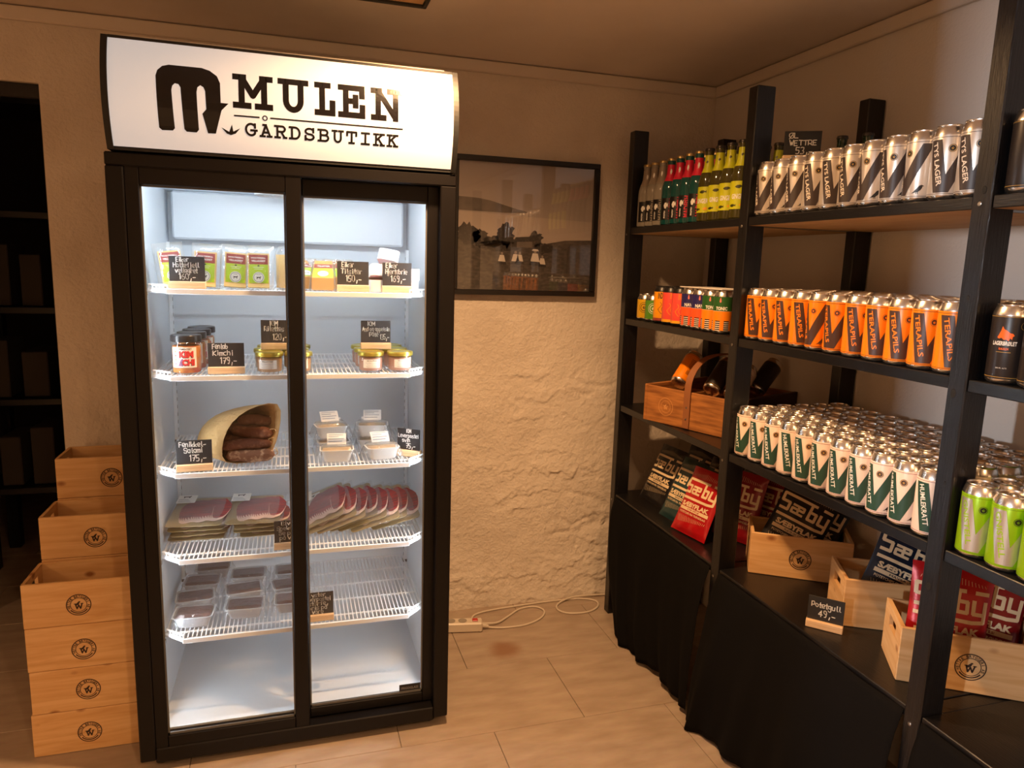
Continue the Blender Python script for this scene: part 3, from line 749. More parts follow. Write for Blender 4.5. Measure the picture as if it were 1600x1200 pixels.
def slab_word(mb, ch, x0, x1, z0, z1, w):
    for pl_ in SL[ch]:
        P = [(x0+w*.5+(x1-x0-w)*a, z0+w*.5+(z1-z0-w)*b) for a, b in pl_]
        P2 = []
        for i in range(len(P)-1):
            for k in range(3): P2.append((P[i][0]+(P[i+1][0]-P[i][0])*k/3, P[i][1]+(P[i+1][1]-P[i][1])*k/3))
        P2.append(P[-1])
        # extend square ends
        for (e, n_) in ((0,1),(-1,-2)):
            dx, dz = P2[e][0]-P2[n_][0], P2[e][1]-P2[n_][1]; L = math.hypot(dx, dz) or 1
            ext = 0.0 if (len(pl_) == 2 and abs(dx) < 1e-9) else .0
            P2[e] = (P2[e][0]+dx/L*(w*.5-ext) if abs(dz) < 1e-9 else P2[e][0], P2[e][1]+(dz/L*w*.5 if abs(dx) < 1e-9 else 0))
        for i in range(len(P2)-1):
            (a, b), (c, d) = P2[i], P2[i+1]; L = math.hypot(c-a, d-b)
            if L < 1e-7: continue
            nx, nz = -(d-b)/L*w/2, (c-a)/L*w/2
            mb.tris2d([(a-nx,b-nz),(c-nx,d-nz),(c+nx,d+nz),(a+nx,b+nz)], [(0,1,2,3)], sm)
            if 0 < i: mb.tris2d([(a+w/2*math.cos(2*PI*k/8), b+w/2*math.sin(2*PI*k/8)) for k in range(8)], [tuple(range(8))], sm)
w1 = MB()
for ch, (a, b) in zip('MULEN', ((.2959,.389), (.4005,.4737), (.486,.541), (.5455,.615), (.6274,.7093))): slab_word(w1, ch, a, b, 1.778, 1.859, .0143)
w1.build('sign_lettering', M_ink, fridge)
w2 = MB()
xs = .3204; pitch = (.6990-.3204+.004)/11
for k, ch in enumerate('GÅRDSBUTIKK'): slab_word(w2, ch, xs+k*pitch, xs+(k+1)*pitch-.004, 1.7155, 1.7465, .0052)
w2.tris2d(*[[(.2974,1.7582),(.3566,1.7586),(.3566,1.7622),(.2974,1.7618)],[(0,1,2,3)]], sm); w2.tris2d([(.3813,1.7590),(.7099,1.7594),(.7099,1.7630),(.3813,1.7626)], [(0,1,2,3)], sm)
strokes(w2, [arc(.3692,1.7598,.0052,.0052,0,360,14)], .0028, sm, 0, 0)
w2.build('sign_lettering', M_ink, fridge)

# wire shelves
WZ = (1.327, 1.094, 0.822, 0.571, 0.333)
def wire_shelf_mesh():
    w = MB()
    x0, x1, yf, yb = LX0+.013, LX1-.013, .095, .560
    cx, cy = .052, .050                                # cut corners
    out = [(x0, yb), (x0, yf+cy), (x0+cx, yf), (x1-cx, yf), (x1, yf+cy), (x1, yb)]
    w.tube([(a, b, 0) for a, b in out], .0042, 6, closed=True)
    w.bbox(x0+cx-.004, x1-cx+.004, yf-.0045, yf-.0005, -.010, .004, .001)
    for y in (yf+.055, yf+.16, yf+.27, yf+.37): w.tube([(x0, y, -.004), (x1, y, -.004)], .0032, 6)
    n = 62
    for k in range(1, n):
        x = x0 + (x1-x0)*k/n
        ys = yf + max(0, cx-(x-x0), cx-(x1-x))*cy/cx
        w.box(x-.0015, x+.0015, ys, yb, -.001, .0022)
    for sgn in (0, 1):                                # small raised guard on the cut corners
        a = (x0, yf+cy) if sgn == 0 else (x1, yf+cy); b = (x0+cx, yf) if sgn == 0 else (x1-cx, yf)
        for z in (.002, .013): w.tube([(a[0], a[1], z), (b[0], b[1], z)], .0028, 6)
        for k in range(6): t = k/5; p = (a[0]+(b[0]-a[0])*t, a[1]+(b[1]-a[1])*t); w.tube([(p[0], p[1], 0), (p[0], p[1], .013)], .0020, 5)
        ax, ay = (b[0]-a[0]), (b[1]-a[1])
        w.tube([(a[0], a[1], -.004), (b[0], b[1], -.004)], .0045, 6)
    return w.mesh('wire_shelf', M_white_wire, True)
wsm = wire_shelf_mesh()
for z in WZ: put('wire_shelf', wsm, fridge, (0, 0, z))
clip = MB().box(-.012, .002, -.012, .012, -.014, -.004).mesh('shelf_clip', M_gasket)
for z in WZ:
    for x in (LX0+.012, LX1-.002):
        for y in (.111, .541): put('shelf_clip', clip, fridge, (x, y, z))

# ------------------------------------------------------------------ pine crates
def pine(name, c1, c2, knot):
    m = bpy.data.materials.new(name); m.use_nodes = True
    nt = m.node_tree; b = nt.nodes['Principled BSDF']; b.inputs['Roughness'].default_value = .55
    tc = nt.nodes.new('ShaderNodeTexCoord'); oi = nt.nodes.new('ShaderNodeObjectInfo')
    ad = nt.nodes.new('ShaderNodeVectorMath'); ad.operation = 'ADD'
    sc = nt.nodes.new('ShaderNodeVectorMath'); sc.operation = 'SCALE'; sc.inputs['Scale'].default_value = 9.0
    cx = nt.nodes.new('ShaderNodeCombineXYZ')
    for i in range(3): nt.links.new(oi.outputs['Random'], cx.inputs[i])
    nt.links.new(cx.outputs[0], sc.inputs[0]); nt.links.new(sc.outputs[0], ad.inputs[0]); nt.links.new(tc.outputs['Object'], ad.inputs[1])
    mp = nt.nodes.new('ShaderNodeMapping'); mp.inputs['Scale'].default_value = (1.2, 1.2, 14)
    nt.links.new(ad.outputs[0], mp.inputs['Vector'])
    nz = nt.nodes.new('ShaderNodeTexNoise'); nz.inputs['Scale'].default_value = 4; nz.inputs['Detail'].default_value = 6; nz.inputs['Distortion'].default_value = .7
    nt.links.new(mp.outputs[0], nz.inputs['Vector'])
    cr = nt.nodes.new('ShaderNodeMapRange'); cr.inputs['From Min'].default_value = .35; cr.inputs['From Max'].default_value = .68
    nt.links.new(nz.outputs['Fac'], cr.inputs['Value'])
    mx = nt.nodes.new('ShaderNodeMix'); mx.data_type = 'RGBA'; mx.inputs['A'].default_value = c1; mx.inputs['B'].default_value = c2
    nt.links.new(cr.outputs['Result'], mx.inputs['Factor'])
    mp2 = nt.nodes.new('ShaderNodeMapping'); mp2.inputs['Scale'].default_value = (9, 9, 14)
    nt.links.new(ad.outputs[0], mp2.inputs['Vector'])
    vo = nt.nodes.new('ShaderNodeTexVoronoi'); vo.inputs['Scale'].default_value = 1.0; nt.links.new(mp2.outputs[0], vo.inputs['Vector'])
    kr = nt.nodes.new('ShaderNodeMapRange'); kr.inputs['From Min'].default_value = .16; kr.inputs['From Max'].default_value = .06; nt.links.new(vo.outputs['Distance'], kr.inputs['Value'])
    mx2 = nt.nodes.new('ShaderNodeMix'); mx2.data_type = 'RGBA'; mx2.inputs['B'].default_value = knot
    nt.links.new(mx.outputs['Result'], mx2.inputs['A']); nt.links.new(kr.outputs['Result'], mx2.inputs['Factor'])
    nt.links.new(mx2.outputs['Result'], b.inputs['Base Color'])
    return m
M_pine = pine('pine_board', srgb(226, 186, 134), srgb(208, 160, 104), srgb(150, 96, 52))
M_stamp = mat('brand_stamp', (0.035, 0.016, 0.010, 1), .7)
CW, CDp, CH, CT = 0.286, 0.158, 0.1285, 0.009
crate_front = MB().bbox(0, CW, 0, CT, 0, CH, .0015).mesh('front_board', M_pine)
crate_bottom = MB().bbox(CT, CW-CT, CT, CDp-CT, .004, .012, .001).mesh('bottom_board', M_pine)
def side_mesh():
    b = MB(); y0, y1, h0, h1 = CDp*.30, CDp*.70, CH*.62, CH*.84
    b.box(0, CT, CT, y0, 0, CH).box(0, CT, y1, CDp-CT, 0, CH).box(0, CT, y0, y1, 0, h0).box(0, CT, y0, y1, h1, CH)
    return b.mesh('side_board', M_pine)
crate_side = side_mesh()
def ringtext(mb, s, cx, cy, r, h, a0, a1, mp, flip=False):
    n = len(s)
    for k, ch in enumerate(s):
        if ch == ' ': continue
        a = a0 + (a1-a0)*(k+.5)/n
        ang = R_(a) + (PI/2 if flip else -PI/2)
        put_text(mb, ch, mp, cx+r*math.cos(R_(a)), cy+r*math.sin(R_(a)), h*.72 if ch != 'I' else h*.25, h, 0, ang, .03)
def annulus(mb, cx, cy, r0, r1, mp, n=40, mi=0):
    vs = []; fs = []
    for k in range(n):
        a = 2*PI*k/n; vs += [(cx+r0*math.cos(a), cy+r0*math.sin(a)), (cx+r1*math.cos(a), cy+r1*math.sin(a))]
        j = (k+1) % n; fs.append((2*k, 2*k+1, 2*j+1, 2*j))
    mb.tris2d(vs, fs, mp, mi)
def w_emblem(mb, cx, cy, s, mp, mi=0):
    """slab W with a small raven bent over it"""
    P = [[(-.42,.30),(-.22,-.42),(0,.12),(.22,-.42),(.42,.30)]]
    strokes(mb, [[(cx+a*s, cy+b*s) for a, b in p] for p in P], .17*s, mp, mi, 6)
    for (x, w) in ((-.42,.36),(.42,.36)): strokes(mb, [[(cx+(x-w/2)*s, cy+.30*s),(cx+(x+w/2)*s, cy+.30*s)]], .11*s, mp, mi, 0)
    bird = [(-.40,.10),(-.30,.34),(-.10,.52),(.02,.66),(.18,.68),(.24,.56),(.12,.48),(.10,.34),(-.02,.18),(-.22,.06)]
    mb.flat([(cx+a*s, cy+b*s) for a, b in bird], mp, mi)
def stamp_mesh():
    b = MB(); mp = lambda u, v: (u, -0.0004, v); cx, cy = CW/2, CH*.47
    annulus(b, cx, cy, .0290, .0315, mp); annulus(b, cx, cy, .0196, .0212, mp)
    ringtext(b, 'WETTRE BRYGGERI AS', cx, cy, .0250, .0066, 205, -25, mp)
    strokes(b, [[(cx+.0248*math.cos(R_(a)), cy+.0248*math.sin(R_(a))) for a in range(215, 326, 10)]], .0030, mp, 0, 0)
    w_emblem(b, cx, cy-.003, .0200, mp)
    return b.mesh('brand_stamp', M_stamp)
crate_stamp = stamp_mesh()
def crate(loc, rz, label, stamp=True, dx=0, dz=0, group='pine crates'):
    t = thing('pine_crate', label, 'crate', loc, rz, group)
    put('front_board', crate_front, t); put('back_board', crate_front, t, (0, CDp-CT, 0))
    put('side_board', crate_side, t); put('side_board', crate_side, t, (CW-CT, 0, 0)); put('bottom_board', crate_bottom, t)
    if stamp: put('brand_stamp', crate_stamp, t, (dx, 0, dz))
    return t
g1 = 'pine crates stacked beside the fridge'
for k in range(4):
    crate((-0.298 + (0, .004, .002, .001)[k], 0.142, 0.001 + k*.130), 0, 'stamped pine crate, ' + ('bottom of the front stack on the floor left of the fridge', 'second from the floor in the front stack beside the fridge', 'third from the floor in the front stack, with big knots', 'open-topped top crate of the front stack beside the fridge')[k], True, (.0, .0, -.002, -.006)[k], (-.003, 0, -.006, -.002)[k], g1)
for k in range(5):
    crate((-0.296, 0.316, 0.001 + k*.130), 0, ('stamped pine crate topping the middle stack left of the fridge' if k == 4 else 'pine crate hidden in the middle stack, ' + ORD[k] + ' from the floor'), True, .002, -.002, g1)
for k in range(6):
    crate((-0.293, 0.490, 0.001 + k*.130), 0, ('stamped pine crate topping the rearmost, tallest stack left of the fridge' if k == 5 else 'pine crate hidden in the rearmost stack, ' + ORD[k] + ' from the floor'), True, .012, 0, g1)
g2 = 'pine crates of crisps on the lowest shelf'
crate((1.737, -.238, ZB+.0005), math.atan2(-.148, .233), 'stamped pine crate full of black crisp packets on the lowest shelf', True, .0, .0, g2)
crate((1.777, -.582, ZB+.0005), math.atan2(-.478, .878), 'unstamped pine crate holding a dark blue crisp packet, middle of the lowest shelf', False, 0, 0, g2)
crate((1.716, -.822, ZB+.0005), math.atan2(-.55, .83), 'stamped pine crate of red crisp packets, half hidden behind the near post', True, 0, 0, g2)
# ------------------------------------------------------------------ chalkboard price signs
def price_sign(lines, loc, rz, label, w=.088, h=.066, bh=.019, lean=0.0, sizes=None, group='chalkboard price signs'):
    """lines: (text, width fraction, vertical centre fraction, x offset fraction)"""
    t = thing('price_sign', label, 'sign', loc, rz, group)
    base = MB().bbox(-w/2-.001, w/2+.001, -.012, .012, 0, bh, .0012); base.build('wooden_base', M_sign_wood, t)
    b = MB().bbox(-w/2, w/2, -.0012, .0012, bh-.004, bh+h, .0005).build('board', M_board, t)
    c = MB()
    for (s, fw_, fy, fx) in lines:
        ch = h*.175 if len(lines) > 3 else h*.20
        if any(q.isdigit() for q in s) and len(s) <= 5: ch *= 1.25
        chalk(c, s, fx*w, bh + h*fy - ch*.5, w*fw_, ch, .0023, lambda u, v: (u, -.0016, v), 0, .8)
    c.build('chalk_writing', M_chalk, b)
    return t

# ------------------------------------------------------------------ drinks cans
def cyl_map(r):
    f = lambda u, v: (r*math.sin(u/r), -r*math.cos(u/r), v)
    f.cut = .0028
    return f
def clip_strips(poly, du):
    """convex polygon -> vertical strips"""
    u0 = min(p[0] for p in poly); u1 = max(p[0] for p in poly); out = []
    n = max(1, int(math.ceil((u1-u0)/du)))
    def cut(P, c, keep_left):
        q = []
        for i in range(len(P)):
            a, b = P[i], P[(i+1) % len(P)]
            ia = (a[0] <= c) if keep_left else (a[0] >= c); ib = (b[0] <= c) if keep_left else (b[0] >= c)
            if ia: q.append(a)
            if ia != ib:
                t = (c-a[0])/(b[0]-a[0]); q.append((c, a[1]+(b[1]-a[1])*t))
        return q
    for k in range(n):
        P = cut(cut(poly, u0+(u1-u0)*(k+1)/n, True), u0+(u1-u0)*k/n, False)
        if len(P) >= 3: out.append(P)
    return out
def wrap_poly(mb, poly, mp, mi, du=.0035):
    for P in clip_strips(poly, du): mb.flat(P, mp, mi)
def wrap_band(mb, u0, u1, v0, v1, mp, mi): wrap_poly(mb, [(u0,v0),(u1,v0),(u1,v1),(u0,v1)], mp, mi)
CR, CHH = 0.0318, 0.146
def can_profile(r, h):
    return [(r*.74,0),(r*.80,.0012),(r*.94,.0045),(r,.0095),(r,h-.0205),(r*.965,h-.0155),(r*.87,h-.0065),(r*.83,h-.0042),(r*.855,h-.0028),(r*.855,h-.0008),(r*.835,h),(r*.80,h-.0006),(r*.77,h-.004)]
def can_body(name, base, r=CR, h=CHH, top=None, n=26):
    pf = can_profile(r, h); mids = [1]*3 + [0] + [1]*(len(pf)-4)
    return MB().lathe(pf, n, 0, mids).mesh(name, [base, top or M_can], True)
M_can = mat('can_aluminium', (0.80, 0.77, 0.73, 1), 0.26, 1.0)
def tab_mesh(r=CR, h=CHH):
    b = MB(); z = h-.0033
    b.tube([(-.004+.0075*math.cos(2*PI*k/14), .0052*math.sin(2*PI*k/14), z) for k in range(14)], .0014, 5, closed=True)
    b.box(.000, .009, -.0035, .0035, z-.0006, z+.0008); b.lathe([(.0022, z), (.0016, z+.0016)], 8, c=(.005, 0))
    return b.mesh('ring_pull', M_can, True)
RAVEN = [(-10,-8),(-5,-4),(-2,0),(2,4),(5,8),(9,9.5),(12,8),(14,6.5),(11,6),(10.5,3),(8,-1),(4,-4),(3,-5.5),(3.5,-9),(2.2,-9),(1.6,-5.5),(0,-5.5),(.4,-9),(-.9,-9),(-1.2,-5.6),(-4,-6)]
def v_print(name, word, vcol, wcol, line, ravcol, logo, logofg):
    b = MB(); mm = .001*(CR/.0325)
    L1, L2, L3 = cyl_map(CR+.00018), cyl_map(CR+.00032), cyl_map(CR+.00046)
    vm = (CHH-.030)/116.0
    def P(pts): return [(u*mm, .0095+(v-10)*vm) for u, v in pts]
    wrap_poly(b, P([(-36,118),(-9,118),(4.5,50),(3,15),(-16,15)]), L1, 0)
    wrap_poly(b, P([(39,118),(62,118),(13,15),(3,15),(4.5,50)]), L1, 0)
    # thin rules above and below the picture
    for v in (121.5, 12.2): wrap_band(b, -PI*CR, PI*CR, .0095+(v-10)*vm, .0095+(v+.9-10)*vm, L1, 2)
    # word down the left arm, reading downwards
    dx, dv = 22*mm, -103*vm; ang = math.atan2(dv, dx); ln = math.hypot(dx, dv)
    t = .46; put_text(b, word, L2, (-24.5+22*t)*mm, .0095+(118-103*t-10)*vm, ln*.82, .0105, 1, ang, .018)
    # round emblem
    cx, cy = 12*mm, .0095+(100-10)*vm
    b.flat([(cx+.0056*math.cos(2*PI*k/20), cy+.0056*math.sin(2*PI*k/20)) for k in range(20)], L2, 4)
    annulus(b, cx, cy, .0072, .0077, L2, 24, 4); annulus(b, cx, cy, .0061, .0070, L2, 24, 5) if logofg is not None else None
    w_emblem(b, cx, cy-.0006, .0046, L3, 5)
    b.flat([((36+x*1.0)*mm, .0095+(26+y*1.0-10)*vm) for x, y in RAVEN], L2, 3)
    # small print block and bar code on the far side
    for k in range(14): wrap_band(b, (-80+k*1.6)*mm, (-80+k*1.6+(.5 if k % 3 else .9))*mm, .035, .055, L1, 2)
    for k in range(7): wrap_band(b, -.082, -.052, .066+k*.006, .0675+k*.006, L1, 2)
    return b.mesh(name, [vcol, wcol, line, ravcol, logo, logofg])
def ink(name, c, r=.4, m=0.0): return mat('ink_'+name, c, r, m)
I_dark = ink('charcoal', srgb(58, 48, 46)); I_brown = ink('brown', srgb(72, 48, 38)); I_orange = ink('orange', srgb(246, 136, 12)); I_cream = ink('cream', srgb(236, 224, 208))
I_green = ink('green', srgb(36, 72, 58)); I_gold = ink('gold', srgb(190, 150, 70)); I_red = ink('red_rule', srgb(150, 60, 50)); I_black = ink('black', srgb(22, 18, 18)); I_white = ink('white', srgb(240, 238, 232))
I_silver = ink('silver', (0.70, 0.67, 0.62, 1), .32, .8); I_lime = ink('lime', srgb(150, 196, 24), .3); I_limed = ink('lime_dark', srgb(112, 150, 20), .3); I_ember = ink('ember', srgb(255, 110, 20))
B_lager = mat('can_print_silver', (0.74, 0.68, 0.61, 1), .33, .55); B_orange = mat('can_print_orange', srgb(248, 138, 10), .32); B_white = mat('can_print_white', srgb(240, 222, 208), .32); B_lime = mat('can_print_lime', srgb(150, 198, 22), .28, .25); B_black = mat('can_print_black', srgb(40, 34, 32), .35)
TAB = tab_mesh()
def bear_print():
    b = MB(); L1, L2 = cyl_map(CR+.0002), cyl_map(CR+.0004)
    beast = [(-13,86),(-9,95),(-7,103),(-3,97),(2,95),(9,90),(15,89),(18,85),(15,83),(14,77),(10,80),(8,74),(3,77),(-2,76),(-7,80),(-12,78),(-16,80)]
    b.flat([(u*.001*.8, v*.00092+.012) for u, v in beast], L1, 0)
    put_text(b, 'LAGERBRØLET', L1, 0, .0755, .040, .0080, 1, 0, .03)
    put_text(b, 'RAUSCH', L1, .000, .0655, .015, .0042, 0, 0, .02)
    wrap_band(b, -.012, .012, .0590, .0598, L1, 2); put_text(b, '500 ML  6,2 %', L1, 0, .030, .018, .0026, 1, 0, 0)
    cx, cy = .030, .108; annulus(b, cx, cy, .0068, .0074, L1, 24, 2); w_emblem(b, cx, cy, .005, L1, 2)
    for v in (.0125, CHH-.0225): wrap_band(b, -PI*CR, PI*CR, v, v+.0008, L1, 2)
    return b.mesh('label_print', [I_ember, I_white, I_gold])
DESIGN = {
 'lager': (can_body('can_lager', B_lager), v_print('label_print', 'TYS LAGER', I_dark, I_cream, I_dark, I_black, I_black, I_gold)),
 'terapils': (can_body('can_orange', B_orange), v_print('label_print', 'TERAPILS', I_brown, I_orange, I_brown, I_brown, I_brown, I_orange)),
 'humle': (can_body('can_white', B_white), v_print('label_print', 'HUMLEKRATT', I_green, I_white, I_red, I_black, I_brown, I_gold)),
 'lime': (can_body('can_lime', B_lime), v_print('label_print', 'GNISTELL', I_silver, I_lime, I_limed, I_black, I_black, I_limed)),
 'bear': (can_body('can_black', B_black), bear_print()),
}
def can(kind, name, label, loc, rz, group, printed=True):
    o = put(name, DESIGN[kind][0], None, loc, rz); tag(o, label, 'can', group)
    if printed: put('label_print', DESIGN[kind][1], o)
    put('ring_pull', TAB, o, (0,0,0), random.uniform(0, 6.28))
    return o
def face_cam(x, y): return math.atan2(CAM[0]-x, -(CAM[1]-y))
CX0, CY0, CS = S+.0065+CR, PY[1]-.0008-CR, 2*CR+.0005
def can_block(kind, name, z, rows, cols, yaws, desc, shelf, group, y0=CY0):
    for i in range(rows):
        for j in range(cols):
            x = CX0 + i*CS + random.uniform(-.0001, .0001); y = y0 - j*CS
            yaw = face_cam(x, y) + R_(yaws[j] if i == 0 else random.uniform(-60, 60))
            lab = desc + (', ' + shelf + ', front row, ' + ORD[j] + ' from far end' if i == 0 else ', ' + shelf + ', row ' + ORD[i] + ', ' + ORD[j] + ' from far end')
            can(kind, name, lab, (x, y, z+.0006), yaw, group, i < 2)
can_block('terapils', 'beer_can', ZO, 6, 11, (-10,-12,-9,10,-54,-30,3,0,0,0,12), 'orange TERAPILS can', 'eye-level shelf', 'orange cans on the eye-level shelf')
can_block('humle', 'beer_can', ZW, 6, 11, (-38,-16,-20,8,-14,-25,-20,-20,-38,-34,0), 'white and green can', 'shelf above crates', 'white and green cans above the crates')
can_block('lager', 'beer_can', ZL, 2, 11, (-50,-50,-46,-16,-7,-30,-58,-38,-72,-12,-15), 'silver and charcoal lager can', 'top shelf', 'silver cans on the top shelf')
Y3 = PY[2]-.0008-CR
can_block('lime', 'beer_can', ZW, 6, 3, (-8,2,0), 'lime green can', 'right edge shelf', 'lime green cans at the right edge', Y3)
can_block('bear', 'beer_can', ZO, 6, 3, (-14,30,0), 'black can with orange beast', 'right edge shelf', 'black cans at the right edge', Y3-.012)
can_block('bear', 'beer_can', ZL, 1, 2, (20,30), 'dark can', 'right edge top shelf', 'dark cans on the top right shelf', Y3)
price_sign([('ØL', .26, .82, -.24), ('WETTRE', .74, .52, .02), ('53,-', .44, .20, .06)], (CX0+CS*.98, CY0-.045, ZL+CHH+.001), R_(-32), 'chalkboard sign reading ØL WETTRE 53 on top of the silver cans', w=.095, h=.064, bh=.017)

# tall green glass bottles standing behind the silver cans
M_cap = mat('crown_cap_gold', (0.62, 0.46, 0.20, 1), .35, 1.0); M_cap_b = mat('crown_cap_dark', (0.05, 0.04, 0.035, 1), .4, .6)
def glassy(name, col, rough=.05):
    return mat(name, col, rough, 0, .6)
BR, BH = .0292, .226
def bottle_profile():
    r = BR
    return [(r*.80,0),(r*.97,.003),(r,.008),(r,.118),(r*.97,.130),(r*.84,.146),(r*.64,.160),(r*.52,.172),(r*.46,.190),(r*.44,.210),(r*.47,.214),(r*.47,.219),(r*.42,.222)]
def bottle_radius(z):
    p = bottle_profile()
    for (r0, z0), (r1, z1) in zip(p, p[1:]):
        if z0 <= z <= z1: return r0+(r1-r0)*(z-z0)/max(z1-z0, 1e-9)
    return p[-1][0]
bottle_cap = lambda m: MB().lathe([(BR*.47,.2195),(BR*.52,.2195),(BR*.53,.2225),(BR*.47,.2275),(BR*.30,.2285)], 18).mesh('cap', m, True)
def bottle_sleeve(bands, texts, mats):
    """printed sleeve wrapped on the bottle: bands (z0,z1,half-angle,mat), texts (s,u,z,w,h,ang,mat)"""
    b = MB()
    for (z0, z1, ha, mi) in bands:
        n = 8
        for k in range(n):
            za, zb = z0+(z1-z0)*k/n, z0+(z1-z0)*(k+1)/n
            ra, rb = bottle_radius(za)+.0003, bottle_radius(zb)+.0003
            b.grid(lambda u, v: ((ra+(rb-ra)*v)*math.sin((2*u-1)*ha), -(ra+(rb-ra)*v)*math.cos((2*u-1)*ha), za+(zb-za)*v), 18, 1, mi)
    for (s, u, z, w, h, ang, mi) in texts:
        mp = lambda uu, vv: ((bottle_radius(vv)+.0007)*math.sin(uu/BR), -(bottle_radius(vv)+.0007)*math.cos(uu/BR), vv); mp.cut = .003
        if isinstance(s, str): put_text(b, s, mp, u, z, w, h, mi, ang, .03)
        else: b.flat([(u+x*w, z+y*h) for x, y in s], mp, mi)
    return b.mesh('label', mats)
FISH = [(-.5,0),(-.2,.32),(.2,.36),(.45,.15),(.62,.38),(.60,-.2),(.40,-.05),(.1,-.35),(-.25,-.3)]
G_clear = glassy('bottle_clear_drink', (0.30, 0.27, 0.22, 1)); G_teal = glassy('bottle_teal_drink', (0.010, 0.075, 0.070, 1)); G_yel = glassy('bottle_amber_green', (0.055, 0.048, 0.010, 1)); G_green = glassy('bottle_green', (0.012, 0.030, 0.012, 1))
I_pink = ink('pink', srgb(214, 30, 62)); I_grey = ink('pale_grey', srgb(150, 135, 118)); I_ylw = ink('yellow_lime', srgb(196, 200, 26)); I_dol = ink('dark_olive', srgb(60, 62, 12)); I_orange2 = ink('soft_orange', srgb(236, 170, 40))
bot_me = {k: MB().lathe(bottle_profile(), 22).mesh('glass', m, True) for k, m in (('clear', G_clear), ('teal', G_teal), ('yellow', G_yel), ('green', G_green))}
fishy = lambda a, c, d: (bottle_sleeve([(.018,.092,1.05,0)], [('MADFISH', .008, .055, .070, .017, PI/2, 2), (FISH, -.012, .066, .014, .030, 0, 3), ('MADFISH', -.0145, .036, .026, .006, PI/2, 3)], [a, c, d, I_white]), bottle_sleeve([(.150,.206,2.4,1)], [(FISH, .0, .182, .012, .026, 0, 3)], [a, c, d, I_white]))
sl_me = {
 'clear': fishy(I_black, I_grey, I_grey), 'teal': fishy(I_black, I_pink, I_pink),
 'yellow': (bottle_sleeve([(.028,.108,1.5,0)], [('GINGER', -.002, .064, .040, .015, 0, 1), (FISH, -.002, .092, .022, .014, 0, 2), (FISH, .012, .040, .020, .014, .5, 3), (FISH, -.018, .038, .018, .012, .9, 2)], [I_ylw, I_white, I_dol, I_orange2]), bottle_sleeve([(.152,.206,2.6,0)], [(FISH, .0, .185, .014, .012, 0, 2)], [I_ylw, I_white, I_dol, I_orange2])),
}
cap_me = {'clear': bottle_cap(M_cap), 'teal': bottle_cap(M_cap), 'yellow': bottle_cap(M_cap_b), 'green': bottle_cap(M_cap_b)}
def bottle(kind, loc, rz, label, group):
    t = thing('drink_bottle', label, 'bottle', loc, rz, group)
    put('glass', bot_me[kind], t)
    if kind in sl_me: put('label', sl_me[kind][0], t); put('neck_label', sl_me[kind][1], t)
    put('cap', cap_me[kind], t)
    return t
yb = .508
seq = ['clear']*3 + ['teal']*4 + ['yellow']*4
nice = {'clear': 'clear bottle of cloudy drink with black fish label', 'teal': 'teal bottle with pink and black fish label', 'yellow': 'bottle with yellow-green sleeve'}
for i in range(3):
    cnt = {}
    for j, k in enumerate(seq):
        cnt[k] = cnt.get(k, 0) + 1
        x, y = S+.012+BR + i*(2*BR+.002), yb - j*(2*BR+.0018)
        bottle(k, (x, y, ZL+.0006), face_cam(x, y) + R_(random.uniform(-14, 14) + (-16 if k == 'yellow' else -8)),
               nice[k] + ', ' + ('front', 'second', 'rear')[i] + ' row, ' + ORD[cnt[k]-1] + ' from the corner', 'bottles on the top shelf by the corner')
for j, (x, y) in enumerate(((1.90, -.262), (1.93, -.325))):
    bottle('green', (x, y, ZL+.0006), 0, 'green glass bottle behind the silver cans, ' + ('beside the chalk sign' if j == 0 else 'farther from the chalk sign'), 'green bottles behind the silver cans')

# ------------------------------------------------------------------ mixer cans on the shelf by the corner
SR = .0316
def tall_print(kind):
    b = MB(); L1, L2 = cyl_map(SR+.0002), cyl_map(SR+.0004); h = .128
    if kind in ('gold', 'pink'):
        put_text(b, 'INDRA', L1, -.004, .098, .030, .022, 0, 0, .03) if kind == 'gold' else put_text(b, 'INDRA', L1, .008, .100, .030, .020, 0, 0, .0)
        q = [(-.010+.006*math.sin(k*.9), .075-.005*k) for k in range(9)]; q2 = [(.004+.008*math.cos(k*.7), .078-.006*k) for k in range(8)]
        strokes(b, [q, q2, [(-.018,.05),(-.004,.034),(.010,.045),(.018,.03)]], .0013, L1, 0, 0)
        wrap_band(b, -PI*SR, PI*SR, .0095, .0185, L1, 1)
        return b.mesh('label_print', [I_brown if kind == 'gold' else I_orange2, I_red if kind == 'gold' else I_orange2])
    # mixer can: coloured top with droplet, orange band, striped foot
    wrap_band(b, -PI*SR, PI*SR, .070, .113, L1, 0)
    wrap_band(b, -PI*SR, PI*SR, .040, .069, L1, 1)
    for k in range(5): wrap_band(b, -PI*SR, PI*SR, .012+k*.0062, .0152+k*.0062, L1, 2)
    for k in range(-3, 4): wrap_band(b, k*.028-.006, k*.028+.006, .010, .042, L2, 1)
    b.flat([(-.008+.0035*math.cos(2*PI*k/12)*(1 if math.sin(2*PI*k/12) < 0 else .6), .103+.0075*math.sin(2*PI*k/12)) for k in range(12)], L2, 3)
    put_text(b, 'TONIC' if kind == 'green' else 'NAVY', L2, -.004, .0775, .036, .011, 4, 0, .04)
    return b.mesh('label_print', [I_green2 if kind == 'green' else I_navy, I_orange if kind == 'green' else I_coral, I_black, I_rose, I_white])
I_navy = ink('navy', srgb(44, 38, 96)); I_green2 = ink('bottle_green', srgb(42, 92, 40)); I_coral = ink('coral', srgb(240, 92, 40)); I_rose = ink('rose', srgb(240, 130, 120))
